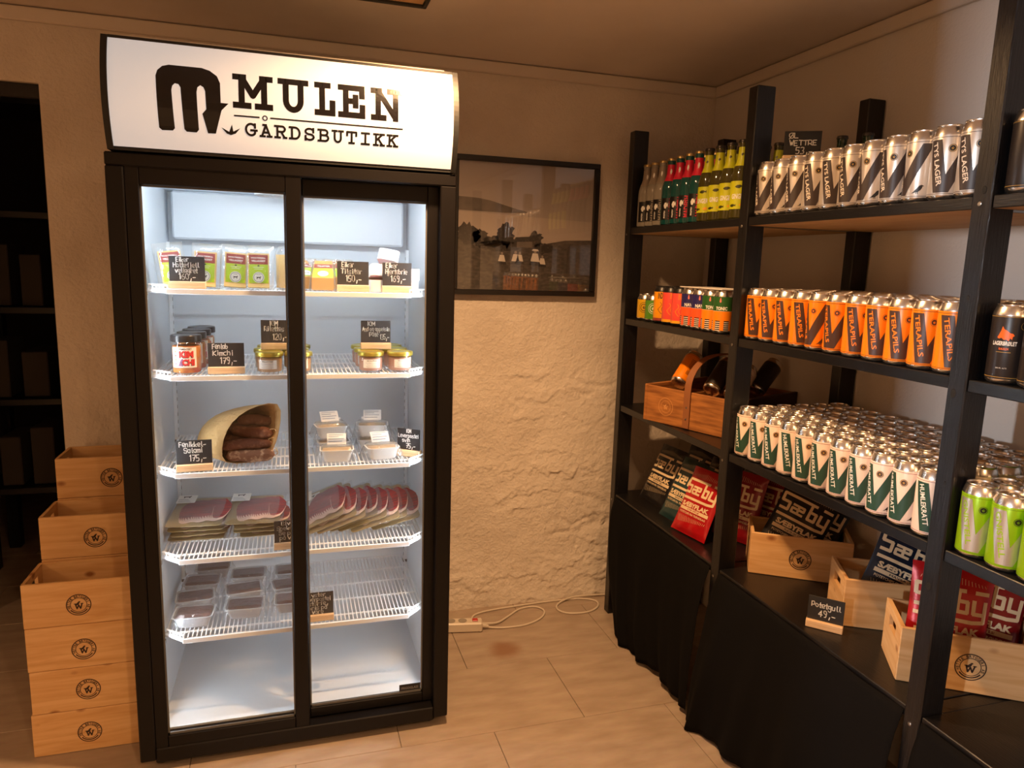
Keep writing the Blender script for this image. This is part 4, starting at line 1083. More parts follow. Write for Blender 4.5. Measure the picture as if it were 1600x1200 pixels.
B_gold = mat('can_print_gold', srgb(246, 164, 20), .35); B_pink = mat('can_print_pink', srgb(240, 84, 72), .35); B_cream = mat('can_print_cream', srgb(240, 228, 214), .35); B_yel = mat('can_print_yellow', srgb(226, 176, 30), .35); B_grn = mat('can_print_green', srgb(92, 150, 44), .35)
M_blk_lid = mat('black_lid', (.012,.011,.011,1), .35)
def small_print(c):
    b = MB(); L = cyl_map(SR+.0002)
    for r0, r1 in ((.018,.0195),(.011,.0135)): annulus(b, -.004, .048, r0, r1, L, 28, 0)
    w_emblem(b, -.004, .047, .010, L, 0)
    return b.mesh('label_print', [c])
MIX = {
 'yellow': (can_body('can_yellow', B_yel, SR, .098), small_print(I_brown), .098), 'green': (can_body('can_green', B_grn, SR, .098), small_print(I_white), .098),
 'gold': (can_body('can_gold', B_gold, SR, .132, M_blk_lid), tall_print('gold'), .132), 'pink': (can_body('can_pink', B_pink, SR, .132, M_blk_lid), tall_print('pink'), .132),
 'navy': (can_body('can_mixer', B_cream, SR, .132), tall_print('navy'), .132), 'tonic': (can_body('can_mixer', B_cream, SR, .132), tall_print('green'), .132),
}
MT = {.098: tab_mesh(SR, .098), .132: tab_mesh(SR, .132)}
mixn = {'yellow': 'short yellow can', 'green': 'short green can', 'gold': 'gold-orange can with black lid', 'pink': 'pink-orange can with black lid', 'navy': 'navy and orange striped mixer can', 'tonic': 'green and orange striped tonic can'}
mseq = ['yellow','green','gold','pink','pink','navy','navy','tonic','tonic']
yc = .462
for i in range(3):
    cnt = {}
    for j, k in enumerate(mseq):
        cnt[k] = cnt.get(k, 0)+1
        x, y = S+.012+SR + i*(2*SR+.001), yc - j*(2*SR+.001)
        me, pr_, hh = MIX[k]
        two = mseq.count(k) > 1
        o = put('drink_can', me, None, (x, y, ZO+.0006), face_cam(x, y) + R_(random.uniform(-6, 6)))
        tag(o, mixn[k] + ((' nearer the corner' if cnt[k] == 1 else ' farther from the corner') if two else '') + (' in the front row of mixers' if i == 0 else (' in the second row of mixers' if i == 1 else ' in the third row of mixers')), 'can', 'mixer cans on the shelf by the corner')
        if i < 1: put('label_print', pr_, o)
        if hh in MT: put('ring_pull', MT[hh], o)
# white carton clips on the mixer packs
M_clip = mat('white_carton', (.72,.68,.62,1), .6)
for i in range(2):
    x0 = S+.012 + i*(2*SR+.001)*1.0 if i == 0 else S+.012 + (2*SR+.001)
    for j, nm in ((5.5, 'navy'), (7.5, 'green')):
        yc_ = yc - j*(2*SR+.001)
        c = MB().bbox(x0+.002, x0+2*SR-.002, yc_-2*SR+.002, yc_+2*SR-.002, ZO+.1338, ZO+.1375, .001)
        tag(c.build('carton_clip', M_clip), 'white carton clip on top of the two ' + nm + ' mixer cans' + (' in front' if i == 0 else ' behind'), 'carton', 'carton clips')

# ------------------------------------------------------------------ old wooden bottle caddy with leather handle
M_oak = mat('aged_caddy_wood', srgb(176, 116, 60), .55, bump=(40, .3, .001, (1, 1, 7)), var=(9, srgb(128, 78, 36), (1, 1, 9), .38, .66))
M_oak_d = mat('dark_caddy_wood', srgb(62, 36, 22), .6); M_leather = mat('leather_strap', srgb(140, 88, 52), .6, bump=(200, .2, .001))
KL, KD, KH, KT = .385, .355, .128, .012
ka = math.atan2(-.93, .365)
cd = thing('bottle_caddy', 'old wooden bottle caddy with leather strap handle on the shelf by the corner', 'caddy', (1.628, .290, ZW+.0006), ka)
def kbox(n, *a): return MB().bbox(*a, .002).build(n, M_oak, cd)
kbox('front_board', .014, KL-.014, 0, KT, 0, KH); kbox('rear_board', .014, KL-.014, KD-KT, KD, 0, KH)
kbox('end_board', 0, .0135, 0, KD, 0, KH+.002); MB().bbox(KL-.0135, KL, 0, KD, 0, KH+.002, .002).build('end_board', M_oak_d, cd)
kbox('bottom_board', .014, KL-.014, KT, KD-KT, .004, .012)
for x in (KL*.25, KL*.5, KL*.75): kbox('divider', x-.004, x+.004, KT+.001, KD-KT-.001, .0125, KH-.030)
for y in (KD*.36, KD*.66): kbox('divider', .0145, KL-.0145, y-.004, y+.004, .0125, KH-.030)
def strap():
    pts = [(0, -.004, .004), (0, -.004, .06), (0, -.004, KH), (0, .004, KH+.045), (0, .035, KH+.085), (0, .09, KH+.112), (0, KD/2, KH+.120)]
    pts = pts + [(0, KD-p[1], p[2]) for p in pts[-2::-1]]
    pts = smooth(pts, 5); b = MB(); n = len(pts); w, th = .013, .0030
    for i, p in enumerate(pts):
        q0 = Vector(pts[max(i-1,0)]); q1 = Vector(pts[min(i+1,n-1)]); t = (q1-q0).normalized(); nn = Vector((0, -t.z, t.y))
        for (a, c) in ((-1,-1),(1,-1),(1,1),(-1,1)): b.v.append((KL*.5+a*w, p[1]+nn.y*c*th/2, p[2]+nn.z*c*th/2))
    for i in range(n-1):
        for k in range(4): b.f.append((4*i+k, 4*i+(k+1) % 4, 4*i+4+(k+1) % 4, 4*i+4+k)); b.m.append(0)
    b.f += [(3,2,1,0), (4*n-4, 4*n-3, 4*n-2, 4*n-1)]; b.m += [0, 0]
    return b.build('strap_handle', M_leather, cd, True)
strap()
rv = MB().lathe([(.0035,0),(.003,.001),(.001,.0016)], 10).mesh('rivet', M_screw)
for z in (.035, .075): put('rivet', rv, cd, (KL*.5, -.0056, z), (PI/2, 0, 0))
# worn emblem on the front board
em = MB(); mpf = lambda u, v: (u, -.0003, v)
annulus(em, .10, .062, .030, .0315, mpf); annulus(em, .10, .062, .020, .021, mpf); w_emblem(em, .10, .060, .016, mpf)
em.build('worn_emblem', mat('worn_print', srgb(206, 150, 90), .7), cd)
def caddy_can(kind, ux, uy, uz, tilt, head, label):
    """can lying tilted in the caddy; local coordinates of the caddy"""
    p = Matrix.Rotation(ka, 4, 'Z') @ Vector((ux, uy, uz)); p += Vector((1.628, .290, ZW))
    o = can(kind, 'beer_can', label, p, 0, 'cans lying in the wooden caddy')
    d = Vector((math.cos(head)*math.sin(tilt), math.sin(head)*math.sin(tilt), math.cos(tilt)))
    o.rotation_mode = 'QUATERNION'; o.rotation_quaternion = d.to_track_quat('Z', 'Y')
    return o
hd = R_(28)
caddy_can('terapils', .064, .105, .128, R_(48), hd, 'orange TERAPILS can lying tilted in the wooden caddy')
caddy_can('bear', .205, .105, .124, R_(50), hd, 'black can lying tilted in the wooden caddy beside the strap')
caddy_can('humle', .300, .090, .118, R_(52), hd, 'white can lying in the wooden caddy, mostly behind the post')
caddy_can('bear', .300, .220, .128, R_(50), R_(20), 'black can lying in the wooden caddy, seen right of the middle post')
# ------------------------------------------------------------------ crisp packets
BW, BHt, BTk = .170, .235, .034
def foil(name, c, r=.32): return mat('foil_'+name, c, r, .15, .5, bump=(38, .35, .004))
BAGC = {'black': (foil('black', srgb(26, 24, 26)), ink('bag_cream', srgb(226, 204, 166)), 'FLØTE OG LØK'), 'teal': (foil('teal', srgb(24, 58, 62)), MATS['ink_bag_cream'] if 'ink_bag_cream' in MATS else ink('bag_cream', srgb(226, 204, 166)), 'HAVSALT'),
        'red': (foil('red', srgb(176, 18, 26)), ink('bag_cream', srgb(226, 204, 166)), 'CHIPOTLE'), 'blue': (foil('blue', srgb(14, 30, 50)), ink('bag_cream', srgb(226, 204, 166)), 'HAVSALT'), 'shaded_red': (foil('shaded_red', srgb(128, 10, 20)), ink('bag_cream', srgb(226, 204, 166)), 'CHIPOTLE')}  # last entry: darker copy of the red packet, shade put into its colour
def bag_y(u, v, seed):
    """half thickness of the packet at (u across, v up), both 0..1"""
    a = max(0.0, 1-abs(2*u-1)**2.6); e = min(1.0, min(v, 1-v)/.07)
    e = e*e*(3-2*e); b = math.sin(PI*min(1, max(0, v)))**.45
    wr = .0028*noise.noise(Vector((u*5, v*7, seed))) + .0018*noise.noise(Vector((u*14, v*11, seed+3)))
    return BTk*.5*(a**.55)*e*b*(1.08-.25*v) + wr*e*a + .0006
def bag_w(v): return 1.0 - .05*math.sin(PI*v) + (.0 if v > .06 else .0)
def bag_mesh(kind, seed):
    fo_, cr_, fl_ = BAGC[kind]
    b = MB()
    X = lambda u, v: (u-.5)*BW*bag_w(v)
    b.grid(lambda u, v: (X(u, v), -bag_y(u, v, seed), v*BHt), 22, 30, 0)
    b.grid(lambda u, v: (X(1-u, v), bag_y(1-u, v, seed+9), v*BHt), 22, 30, 0)
    return b.mesh('packet', fo_, True)
def bag_print(kind, seed):
    fo_, cr_, fl_ = BAGC[kind]
    b = MB()
    def mp(x, z):
        u, v = x+.5, z
        return ((x)*BW*bag_w(v), -bag_y(u, v, seed)-.0009, v*BHt)
    def band(pts, w):                      # stroke following the packet surface; coordinates in -.5...5 x 0..1
        P = []
        for i in range(len(pts)-1):
            (x0, z0), (x1, z1) = pts[i], pts[i+1]; n = max(1, int(math.hypot((x1-x0)*BW, (z1-z0)*BHt)/.006))
            for k in range(n): P.append((x0+(x1-x0)*k/n, z0+(z1-z0)*k/n))
        P.append(pts[-1])
        for i in range(len(P)-1):
            (x0, z0), (x1, z1) = P[i], P[i+1]; dx, dz = (x1-x0)*BW, (z1-z0)*BHt; L = math.hypot(dx, dz)
            if L < 1e-7: continue
            nx, nz = -dz/L*w/2/BW, dx/L*w/2/BHt
            ex, ez = dx/L*w*.22/BW, dz/L*w*.22/BHt
            b.tris2d([(x0-nx-ex,z0-nz-ez),(x1-nx+ex,z1-nz+ez),(x1+nx+ex,z1+nz+ez),(x0+nx-ex,z0+nz-ez)], [(0,1,2,3)], mp, 0)
    W = .0085
    # hand-drawn looking block logo: long rules above and below, s-ae-b-y between
    band([(-.44,.80),(.16,.80)], W); band([(-.44,.515),(.28,.515)], W)
    band([(-.44,.80),(-.44,.70),(-.30,.70),(-.30,.60),(-.44,.60)], W)
    band([(-.23,.70),(-.12,.70),(-.12,.60),(-.23,.60),(-.23,.655),(-.02,.655),(-.02,.70),(-.12,.70)], W*.85); band([(-.12,.60),(-.02,.60)], W*.85)
    band([(.08,.785),(.08,.60),(.20,.60),(.20,.70),(.08,.70)], W)
    band([(.29,.80),(.44,.80)], W); band([(.28,.72),(.28,.60),(.42,.60)], W); band([(.42,.72),(.42,.53),(.28,.515)], W)
    def T(s, x, z, w, h, bold=.03):
        vs, fs, _, _ = text2d(s, bold); vs, fs = cut2d([(x+(p[0]-.5)*w/BW, z+(p[1]-.5)*h/BHt) for p in vs], fs, .03, .02); b.tris2d(vs, fs, mp, 0)
    T('SÆBYFLAK', 0, .425, .132, .017, .05)
    # flavour strip (cream) with the word left out in packet colour on top
    band([(-.40,.355),(.40,.355)], .011)
    T('POTETCHIPS FRA TRØNDELAG', 0, .295, .130, .0075, .02)
    for k in range(20):                    # hatching, a fan below and a triangle above
        x = -.40 + k*.042
        band([(x, .245), (x*.92+.02, .245-.10*(1-k/26))], .0009)
        band([(x, .855), (x*.96, .855+.075*(1-abs(k-9)/14))], .0009)
    m2 = MB()
    vs, fs, _, _ = text2d(fl_, .02)
    def mp2(x, z):
        p = mp(x, z); return (p[0], p[1]-.0005, p[2])
    vs, fs = cut2d([((p[0]-.5)*.36, .355+(p[1]-.5)*.0062/BHt) for p in vs], fs, .03); m2.tris2d(vs, fs, mp2, 0)
    return b.mesh('packet_print', cr_), m2.mesh('flavour_name', fo_)
_bags = {}
def crisp_bag(kind, loc, rz, lean, label, roll=0.0, var=0, group='crisp packets'):
    if (kind, var) not in _bags:
        sd = {'black': 1, 'teal': 5, 'red': 9, 'blue': 13, 'shaded_red': 17}[kind] + var*3.3
        _bags[(kind, var)] = (bag_mesh(kind, sd),) + bag_print(kind, sd)
    a, p, f_ = _bags[(kind, var)]
    t = thing('crisp_packet', label, 'crisps', loc, 0, group)
    t.rotation_euler = (Matrix.Rotation(rz, 4, 'Z') @ Matrix.Rotation(-lean, 4, 'X') @ Matrix.Rotation(roll, 4, 'Y')).to_euler()
    put('packet', a, t); q = put('packet_print', p, t); put('flavour_name', f_, q)
    return t
gl_ = 'crisp packets leaning on the lowest shelf by the corner'
fz = R_(-84)
crisp_bag('black', (1.748, .405, ZB+.004), fz, R_(26), 'black crisp packet leaning at the far end of the lowest shelf', 0, 0, gl_)
crisp_bag('teal', (1.728, .205, ZB+.004), fz, R_(26), 'dark teal crisp packet leaning between a black and a red one', 0, 0, gl_)
crisp_bag('red', (1.708, .070, ZB+.004), R_(-80), R_(24), 'bright red crisp packet leaning nearest the middle post', 0, 0, gl_)
for k, (x, y, le) in enumerate(((1.86, .38, 26), (1.84, .20, 28), (1.95, .32, 24))):
    crisp_bag('black', (x, y, ZB+.004), R_(-84), R_(le), 'black crisp packet in the dark behind the front three, ' + ('by the back wall', 'behind the teal one', 'farthest back')[k], 0, 1, gl_)
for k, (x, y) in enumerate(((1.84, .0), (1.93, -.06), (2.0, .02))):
    crisp_bag('shaded_red', (x, y, ZB+.004), R_(-70), R_(14), 'shade-darkened red crisp packet beyond the middle post, ' + ('front one', 'middle one', 'rear one')[k], 0, k % 2, gl_)
def in_crate(ox, oy, rz, lx, ly): c, s = math.cos(rz), math.sin(rz); return (ox+lx*c-ly*s, oy+lx*s+ly*c)
ra_ = math.atan2(-.148, .233); rb_ = math.atan2(-.478, .878); rc_ = math.atan2(-.55, .83)
gc = 'crisp packets standing in the pine crates'
for k, (lx, ly, le, ro, rr) in enumerate(((.092, .034, 20, 22, -3), (.142, .068, 22, 24, 0), (.182, .102, 24, 12, 3))):
    x, y = in_crate(1.737, -.238, ra_, lx, ly)
    crisp_bag('black', (x, y, ZB+.014+.085*math.sin(R_(ro))), ra_+R_(rr), R_(le), 'black crisp packet in the stamped crate, ' + ('left one', 'middle one', 'right one in shadow')[k], R_(ro), k % 2, gc)
x, y = in_crate(1.777, -.582, rb_, .118, .042); crisp_bag('blue', (x, y, ZB+.042), rb_+R_(-2), R_(20), 'dark blue crisp packet leaning in the unstamped crate', R_(20), 0, gc)
x, y = in_crate(1.777, -.582, rb_, .165, .088); crisp_bag('blue', (x, y, ZB+.034), rb_+R_(2), R_(20), 'second dark blue crisp packet behind the first in the unstamped crate', R_(14), 1, gc)
x, y = in_crate(1.716, -.822, rc_, .097, .042); crisp_bag('red', (x, y, ZB+.022), rc_+R_(0), R_(12), 'red crisp packet showing left of the near post in the right crate', R_(4), 1, gc)
x, y = in_crate(1.716, -.822, rc_, .165, .080); crisp_bag('shaded_red', (x, y, ZB+.032), rc_+R_(0), R_(14), 'shade-darkened red crisp packet just right of the near post', R_(10), 0, gc)
x, y = in_crate(1.716, -.822, rc_, .190, .114); crisp_bag('shaded_red', (x, y, ZB+.030), rc_+R_(0), R_(15), 'shade-darkened red crisp packet at the right edge of the picture', R_(9), 1, gc)
price_sign([('Potetgull', .80, .66, 0), ('49,-', .46, .32, .04)], (1.722, -.585, ZB+.0005), math.atan2(-.061, .058), 'chalkboard sign reading Potetgull 49 on the lowest shelf', w=.086, h=.064, bh=.019)

# ------------------------------------------------------------------ fridge: top shelf
Z1, Z2, Z3, Z4, Z5 = (z+.0046 for z in WZ)
M_pouch = mat_film('clear_pouch', (.97,.98,.99,1), .16, .12, (55, .7, .004), .05)
M_wrap = mat_film('cling_wrap', (.97,.98,.99,1), .20, .14, (70, .8, .004), .07)
M_cheese = mat('cheese', srgb(228, 190, 120), .5); M_cheese_o = mat('cheese_rind', srgb(214, 150, 60), .5)
I_lred = ink('label_red', srgb(150, 40, 34)); I_llime = ink('label_lime', srgb(176, 206, 20))
def pouch_shell(w, h, d, seed, name='pouch'):
    def yy(u, v):
        a = max(0, 1-abs(2*u-1)**3); e = max(0, 1-abs(2*v-1)**3)
        return d*.5*(a*e)**.6 + .0018*noise.noise(Vector((u*7, v*7, seed)))
    b = MB()
    b.grid(lambda u, v: ((u-.5)*w, -yy(u, v)-.0002, v*h), 12, 14); b.grid(lambda u, v: ((.5-u)*w, yy(1-u, v)+.0002, v*h), 12, 14)
    return b.mesh(name, M_pouch, True)
def cheese_label(w, h, t1, t2, z0):
    b = MB(); L1 = lambda u, v: (u, -.0166, v); L2 = lambda u, v: (u, -.0170, v); L3 = lambda u, v: (u, -.0174, v)
    b.flat([(-w/2,z0),(w/2,z0),(w/2,z0+h*.66),(-w/2,z0+h*.66)], L1, 1); b.flat([(-w/2,z0+h*.66),(w/2,z0+h*.66),(w/2,z0+h),(-w/2,z0+h)], L1, 0)
    put_text(b, t1, L2, 0, z0+h*.88, w*.78, h*.065, 2, 0, .03); put_text(b, t2, L2, 0, z0+h*.78, w*.74, h*.065, 2, 0, .03)
    cx, cy = 0, z0+h*.20
    b.flat([(cx+w*.30*math.cos(2*PI*k/24), cy+w*.30*math.sin(2*PI*k/24)) for k in range(24)], L2, 2)
    annulus(b, cx, cy, w*.24, w*.26, L3, 24, 3)
    b.flat([(cx+x*w*.012, cy+y*w*.012) for x, y in [(-10,4),(-6,2),(6,2),(8,6),(11,3),(8,-2),(7,-9),(5,-9),(5,-3),(-5,-3),(-6,-9),(-8,-9),(-8,-1)]], L3, 3)
    put_text(b, 'EIKER', L3, cx, cy+w*.155, w*.22, w*.05, 3, 0, 0)
    strokes(b, [[(-w*.28, z0+h*.56), (w*.28, z0+h*.56)], [(-w*.22, z0+h*.50), (w*.22, z0+h*.50)]], h*.012, L2, 2, 0)
    b.flat([(0, z0+h*.64),(w*.07,z0+h*.61),(0,z0+h*.58),(-w*.07,z0+h*.61)], L2, 3)
    return b
ch_pack = MB().prism([(-.0285,-.016),(.0285,-.016),(.0255,.013),(-.0255,.013)], .004, .098).mesh('cheese_block', M_cheese)
ch_lab = cheese_label(.050, .078, 'HOLTEFJELL', 'VELLAGRET', .016).mesh('label', [I_lred, I_llime, I_white, I_black])
ch_pch = pouch_shell(.078, .122, .046, 2.0)
for k, (x, y, rz, tl) in enumerate(((.118, .175, 14, -7), (.196, .165, -4, 3), (.272, .160, 8, 4), (.338, .150, -4, 0))):
    t = thing('cheese_pack', 'vacuum packed cheese wedge with red and lime label, ' + ('leftmost on the top shelf', 'half behind the 160 price sign', 'third from the left', 'rightmost, facing front')[k], 'cheese', (x, y, Z1), 0, 'cheese packs on the top fridge shelf')
    t.rotation_euler = (R_(-7), R_(tl), R_(rz))
    put('cheese_block', ch_pack, t); put('label', ch_lab, t); put('pouch', ch_pch, t)
for k, (x, y, rz) in enumerate(((.402, .22, 75), (.405, .36, -80))):
    t = thing('cheese_pack', 'hard cheese wedge in clear pouch ' + ('set back beside the door post', 'farthest back beside the door post')[k], 'cheese', (x, y, Z1), R_(rz), 'cheese packs on the top fridge shelf')
    put('cheese_block', ch_pack, t); put('label', ch_lab, t); put('pouch', ch_pch, t)
tl_blk = MB().prism([(-.030,-.030),(.030,-.030),(.026,.040),(-.026,.040)], .002, .036)
tl_blk.v = [(x, y, z + (0.048*max(0, (y+.03)/.07) if z > .02 else 0)) for x, y, z in tl_blk.v]
tl_me = tl_blk.mesh('cheese_block', M_cheese_o)
tlb = MB(); TM = lambda o: (lambda u, v: (u, -.030+v*.83, .0364+o+.048*v*.83/.07))
tlb.flat([(-.028,.004),(.028,.004),(.027,.046),(-.027,.046)], TM(.0004), 1); tlb.flat([(-.027,.046),(.027,.046),(.026,.066),(-.026,.066)], TM(.0004), 0)
put_text(tlb, 'TILSITER', TM(.0008), 0, .056, .036, .007, 2, 0, .03); tlb.flat([(.015*math.cos(2*PI*k/20), .020+.013*math.sin(2*PI*k/20)) for k in range(20)], TM(.0008), 2)
put_text(tlb, 'EIKER', TM(.0011), 0, .020, .016, .006, 3, 0, 0)
tl_lab = tlb.mesh('label', [I_lred, I_llime, I_white, I_black])
def wrapdome(w, d, h, seed, name='wrap', m=None):
    def fn(u, v):
        x = (u-.5)*w; y = (v-.5)*d
        e = min(1, min(u, 1-u)/.16)*min(1, min(v, 1-v)/.16)
        return (x*(1+.05*(1-e)), y*(1+.05*(1-e)), h*e**.5 + .002*noise.noise(Vector((u*8, v*8, seed)))*(1 if e > 0 else 0) + .0008)
    return MB().grid(fn, 14, 12).mesh(name, m or M_wrap, True)
tl_wrap = wrapdome(.072, .088, .088, 3.0)
for k, (x, y, rz) in enumerate(((.512, .160, -6), (.462, .235, 24), (.575, .260, -12), (.545, .34, 8))):
    t = thing('cheese_wedge', 'amber Tilsiter cheese wedge, ' + ('front one with its label facing up', 'one beside the door post', 'one behind the 150 sign', 'rearmost one')[k], 'cheese', (x, y, Z1), R_(rz), 'Tilsiter wedges on the top fridge shelf')
    put('cheese_block', tl_me, t); put('label', tl_lab, t); put('wrap', tl_wrap, t)
M_brie = mat('white_paper_wrap', (.82,.82,.80,1), .55, bump=(60, .15, .001)); I_brie = ink('brie_red', srgb(186, 44, 66))
def rounded(w, d, r, n=5):
    out = []
    for (cx, cy, a) in ((w/2-r, d/2-r, 0), (-w/2+r, d/2-r, 90), (-w/2+r, -d/2+r, 180), (w/2-r, -d/2+r, 270)):
        for k in range(n+1): out.append((cx+r*math.cos(R_(a+90*k/n)), cy+r*math.sin(R_(a+90*k/n))))
    return out
def brie_poly(s): return [(x*(1-.28*(y+.035)/.07), y) for x, y in rounded(.064*s, .072*s, .015*s)]
br_me = MB().prism(brie_poly(1), 0, .034)
br_me = br_me.mesh('cheese_box', M_brie, True)
bl = MB(); bl.flat(brie_poly(.84), lambda u, v: (u, v, .0345), 0); bl.flat([(.014*math.cos(2*PI*k/20), -.004+.012*math.sin(2*PI*k/20)) for k in range(20)], lambda u, v: (u, v, .0349), 1)
put_text(bl, 'BRIE', lambda u, v: (u, v, .0353), 0, -.004, .017, .007, 0, 0, .03)
br_lab = bl.mesh('label', [I_brie, I_white])
for k, (x, y, z, rz, tx) in enumerate(((.668, .165, 0, 8, 0), (.668, .170, .0345, 12, 14), (.755, .160, 0, -6, 0), (.757, .162, .0345, -4, 0), (.700, .190, .0760, -16, 22), (.690, .275, 0, 5, 0), (.690, .275, .0345, 8, 0), (.765, .285, 0, 0, 0))):
    t = thing('brie_wedge', 'white boxed brie wedge with red label, ' + ('bottom left of the pile', 'second layer at the left of the pile', 'bottom right by the fridge wall', 'second layer at the right of the pile', 'tilted on top of the pile', 'low one behind the pile', 'upper one behind the pile', 'rear one by the fridge wall')[k], 'cheese', (x, y, Z1+z+(.004 if tx else 0)), 0, 'brie wedges on the top fridge shelf')
    t.rotation_euler = (R_(-tx), R_(tx*.4), R_(rz))
    put('cheese_box', br_me, t); put('label', br_lab, t)
gs = 'chalkboard price signs in the fridge'
price_sign([('Eiker', .36, .88, -.12), ('Holtefjell', .72, .66, -.02), ('vellagret', .62, .44, -.02), ('160,-', .46, .20, .0)], (.158, .118, Z1), 0, 'chalkboard sign reading Holtefjell 160 on the top fridge shelf', group=gs)
price_sign([('Eiker', .38, .86, -.16), ('Tilsiter', .66, .58, -.04), ('150,-', .48, .28, .02)], (.592, .118, Z1), 0, 'chalkboard sign reading Tilsiter 150 on the top fridge shelf', group=gs)
price_sign([('Eiker', .40, .88, -.18), ('Hjertebrie', .74, .62, -.02), ('169,-', .50, .32, .04)], (.717, .118, Z1), 0, 'chalkboard sign reading Hjertebrie 169 on the top fridge shelf', w=.084, group=gs)

# ------------------------------------------------------------------ fridge: second shelf, jars
M_jar = mat_film('jar_glass', (.97,.98,.97,1), .10, .03); M_kim = mat('kimchi', srgb(206, 128, 52), .5, bump=(60, .8, .004), var=(45, srgb(176, 70, 30), (1,1,1), .45, .65))
M_lid_b = mat('black_jar_lid', (.02,.02,.022,1), .3, .4); M_lid_g = mat('gold_jar_lid', srgb(206, 190, 84), .28, .8); M_ril = mat('rillettes', srgb(196, 158, 118), .6, bump=(60, .5, .003)); M_pat = mat('pate', srgb(214, 166, 148), .6, bump=(60, .4, .003))
KR, KHt = .0385, .104
k_con = MB().lathe([(KR*.90,.003),(KR*.93,.006),(KR*.93,.072),(KR*.90,.076)], 26).mesh('kimchi', M_kim, True)
k_gl = MB().lathe([(KR*.92,0),(KR,.004),(KR,.080),(KR*.96,.086),(KR*.93,.092)], 26, cap=False).mesh('glass', M_jar, True)
k_lid = MB().lathe([(KR*.93,.088),(KR*1.02,.088),(KR*1.03,.090),(KR*1.03,.103),(KR*.99,.1055),(KR*.90,.1045)], 26).mesh('lid', M_lid_b, True)
kb = MB(); L1, L2, L3 = cyl_map(KR+.0003), cyl_map(KR+.0006), cyl_map(KR+.0009)
wrap_poly(kb, [(-.034,.018),(.034,.018),(.034,.074),(-.034,.074)], L1, 0)
put_text(kb, 'FERMENTERT', L2, .004, .069, .034, .005, 4, 0, .02)
for (s, u, v, w) in (('KIM', .007, .055, .037), ('CHI', .012, .033, .033)):
    put_text(kb, s, L2, u-.0012, v-.0015, w, .018, 4, 0, .07); put_text(kb, s, L3, u, v, w, .018, 1, 0, .05)
    vs, fs, _, _ = text2d(s, .05)
kb.flat([(-.016,.022),(-.008,.040),(-.003,.044),(.000,.036),(-.004,.030),(-.002,.022)], L2, 3)
for k in range(4): put_text(kb, 'KIM', L2, -.025, .062-k*.011, .010, .006, (2, 1, 2, 3)[k], 0, .03)
k_lab = kb.mesh('label', [I_cream, ink('kim_red', srgb(214, 50, 48)), ink('kim_orange', srgb(232, 130, 70)), ink('kim_mauve', srgb(130, 80, 110)), I_black])
for k in range(4):
    t = thing('kimchi_jar', 'kimchi jar with black lid and colourful label, ' + ('front of the row', 'second in the row', 'third in the row', 'rearmost of the row')[k], 'jar', (.143+k*.004, .155+k*.083, Z2), R_(-4+k*5), 'kimchi jars on the second fridge shelf')
    put('kimchi', k_con, t); put('glass', k_gl, t); put('label', k_lab, t); put('lid', k_lid, t)
JR = .0365
def small_jar(con, c2):
    a = MB().lathe([(JR*.86,.003),(JR*.90,.006),(JR*.93,.030),(JR*.93,.040),(JR*.88,.042)], 24).mesh('contents', con, True)
    b = MB(); L1, L2 = cyl_map(JR+.0004), cyl_map(JR+.0007)
    wrap_poly(b, [(-.026,.012),(.026,.012),(.026,.037),(-.026,.037)], L1, 0)
    put_text(b, c2, L2, .0, .033, .030, .0034, 1, 0, .02); put_text(b, 'Håndlaget på gården', L2, .0, .0265, .036, .003, 2, 0, 0); put_text(b, 'Nettovekt 160 g', L2, .0, .021, .030, .0028, 2, 0, 0); put_text(b, 'Oppbevares kjølig', L2, 0, .0155, .034, .0026, 1, 0, 0)
    return a, b.mesh('label', [I_white, I_black, ink('soft_blue', srgb(110, 150, 190))])
j_gl = MB().lathe([(JR*.88,0),(JR*.95,.003),(JR,.020),(JR,.044),(JR*.95,.048)], 24, cap=False).mesh('glass', M_jar, True)
j_lid = MB().lathe([(JR*.96,.046),(JR*1.04,.046),(JR*1.06,.048),(JR*1.06,.0545),(JR*1.02,.0575),(JR*.86,.0585),(JR*.82,.0575)], 26).mesh('lid', M_lid_g, True)
JA, JB = small_jar(M_ril, 'RILLETTES'), small_jar(M_pat, 'AND OG APPELSIN')
for i, (jj, nm, pos) in enumerate(((JA, 'rillettes jar with gold lid', ((.360,.150),(.440,.150),(.352,.232),(.432,.235),(.358,.315),(.438,.318))), (JB, 'pink paté jar with gold lid', ((.645,.150),(.731,.150),(.640,.232),(.726,.234),(.638,.314),(.722,.318))))):
    for k, (x, y) in enumerate(pos):
        t = thing('preserve_jar', nm + ', ' + ('front left of its group', 'front right of its group', 'middle left of its group', 'middle right of its group', 'rear left of its group', 'rear right of its group')[k], 'jar', (x, y, Z2), R_(random.uniform(-8, 8)), ('rillettes jars' if i == 0 else 'paté jars') + ' on the second fridge shelf')
        put('contents', jj[0], t); put('glass', j_gl, t); put('label', jj[1], t); put('lid', j_lid, t)
price_sign([('Fenlab', .42, .86, -.16), ('Kimchi', .56, .58, -.08), ('179,-', .44, .26, .06)], (.247, .128, Z2), R_(2), 'chalkboard sign reading Kimchi 179 beside the kimchi jars', w=.094, group=gs)
price_sign([('IOM', .26, .86, -.10), ('Rilettes', .62, .62, -.08), ('120,-', .46, .28, .10)], (.381, .190, Z2+.0592), 0, 'chalkboard sign reading Rilettes 120 standing on the jars', group=gs)
price_sign([('IOM', .26, .86, -.16), ('And og appelsin', .92, .62, .02), ('Paté', .30, .38, -.06), ('135,-', .30, .26, .30)], (.664, .192, Z2+.0592), 0, 'chalkboard sign reading And og appelsin paté 135 standing on the jars', group=gs)

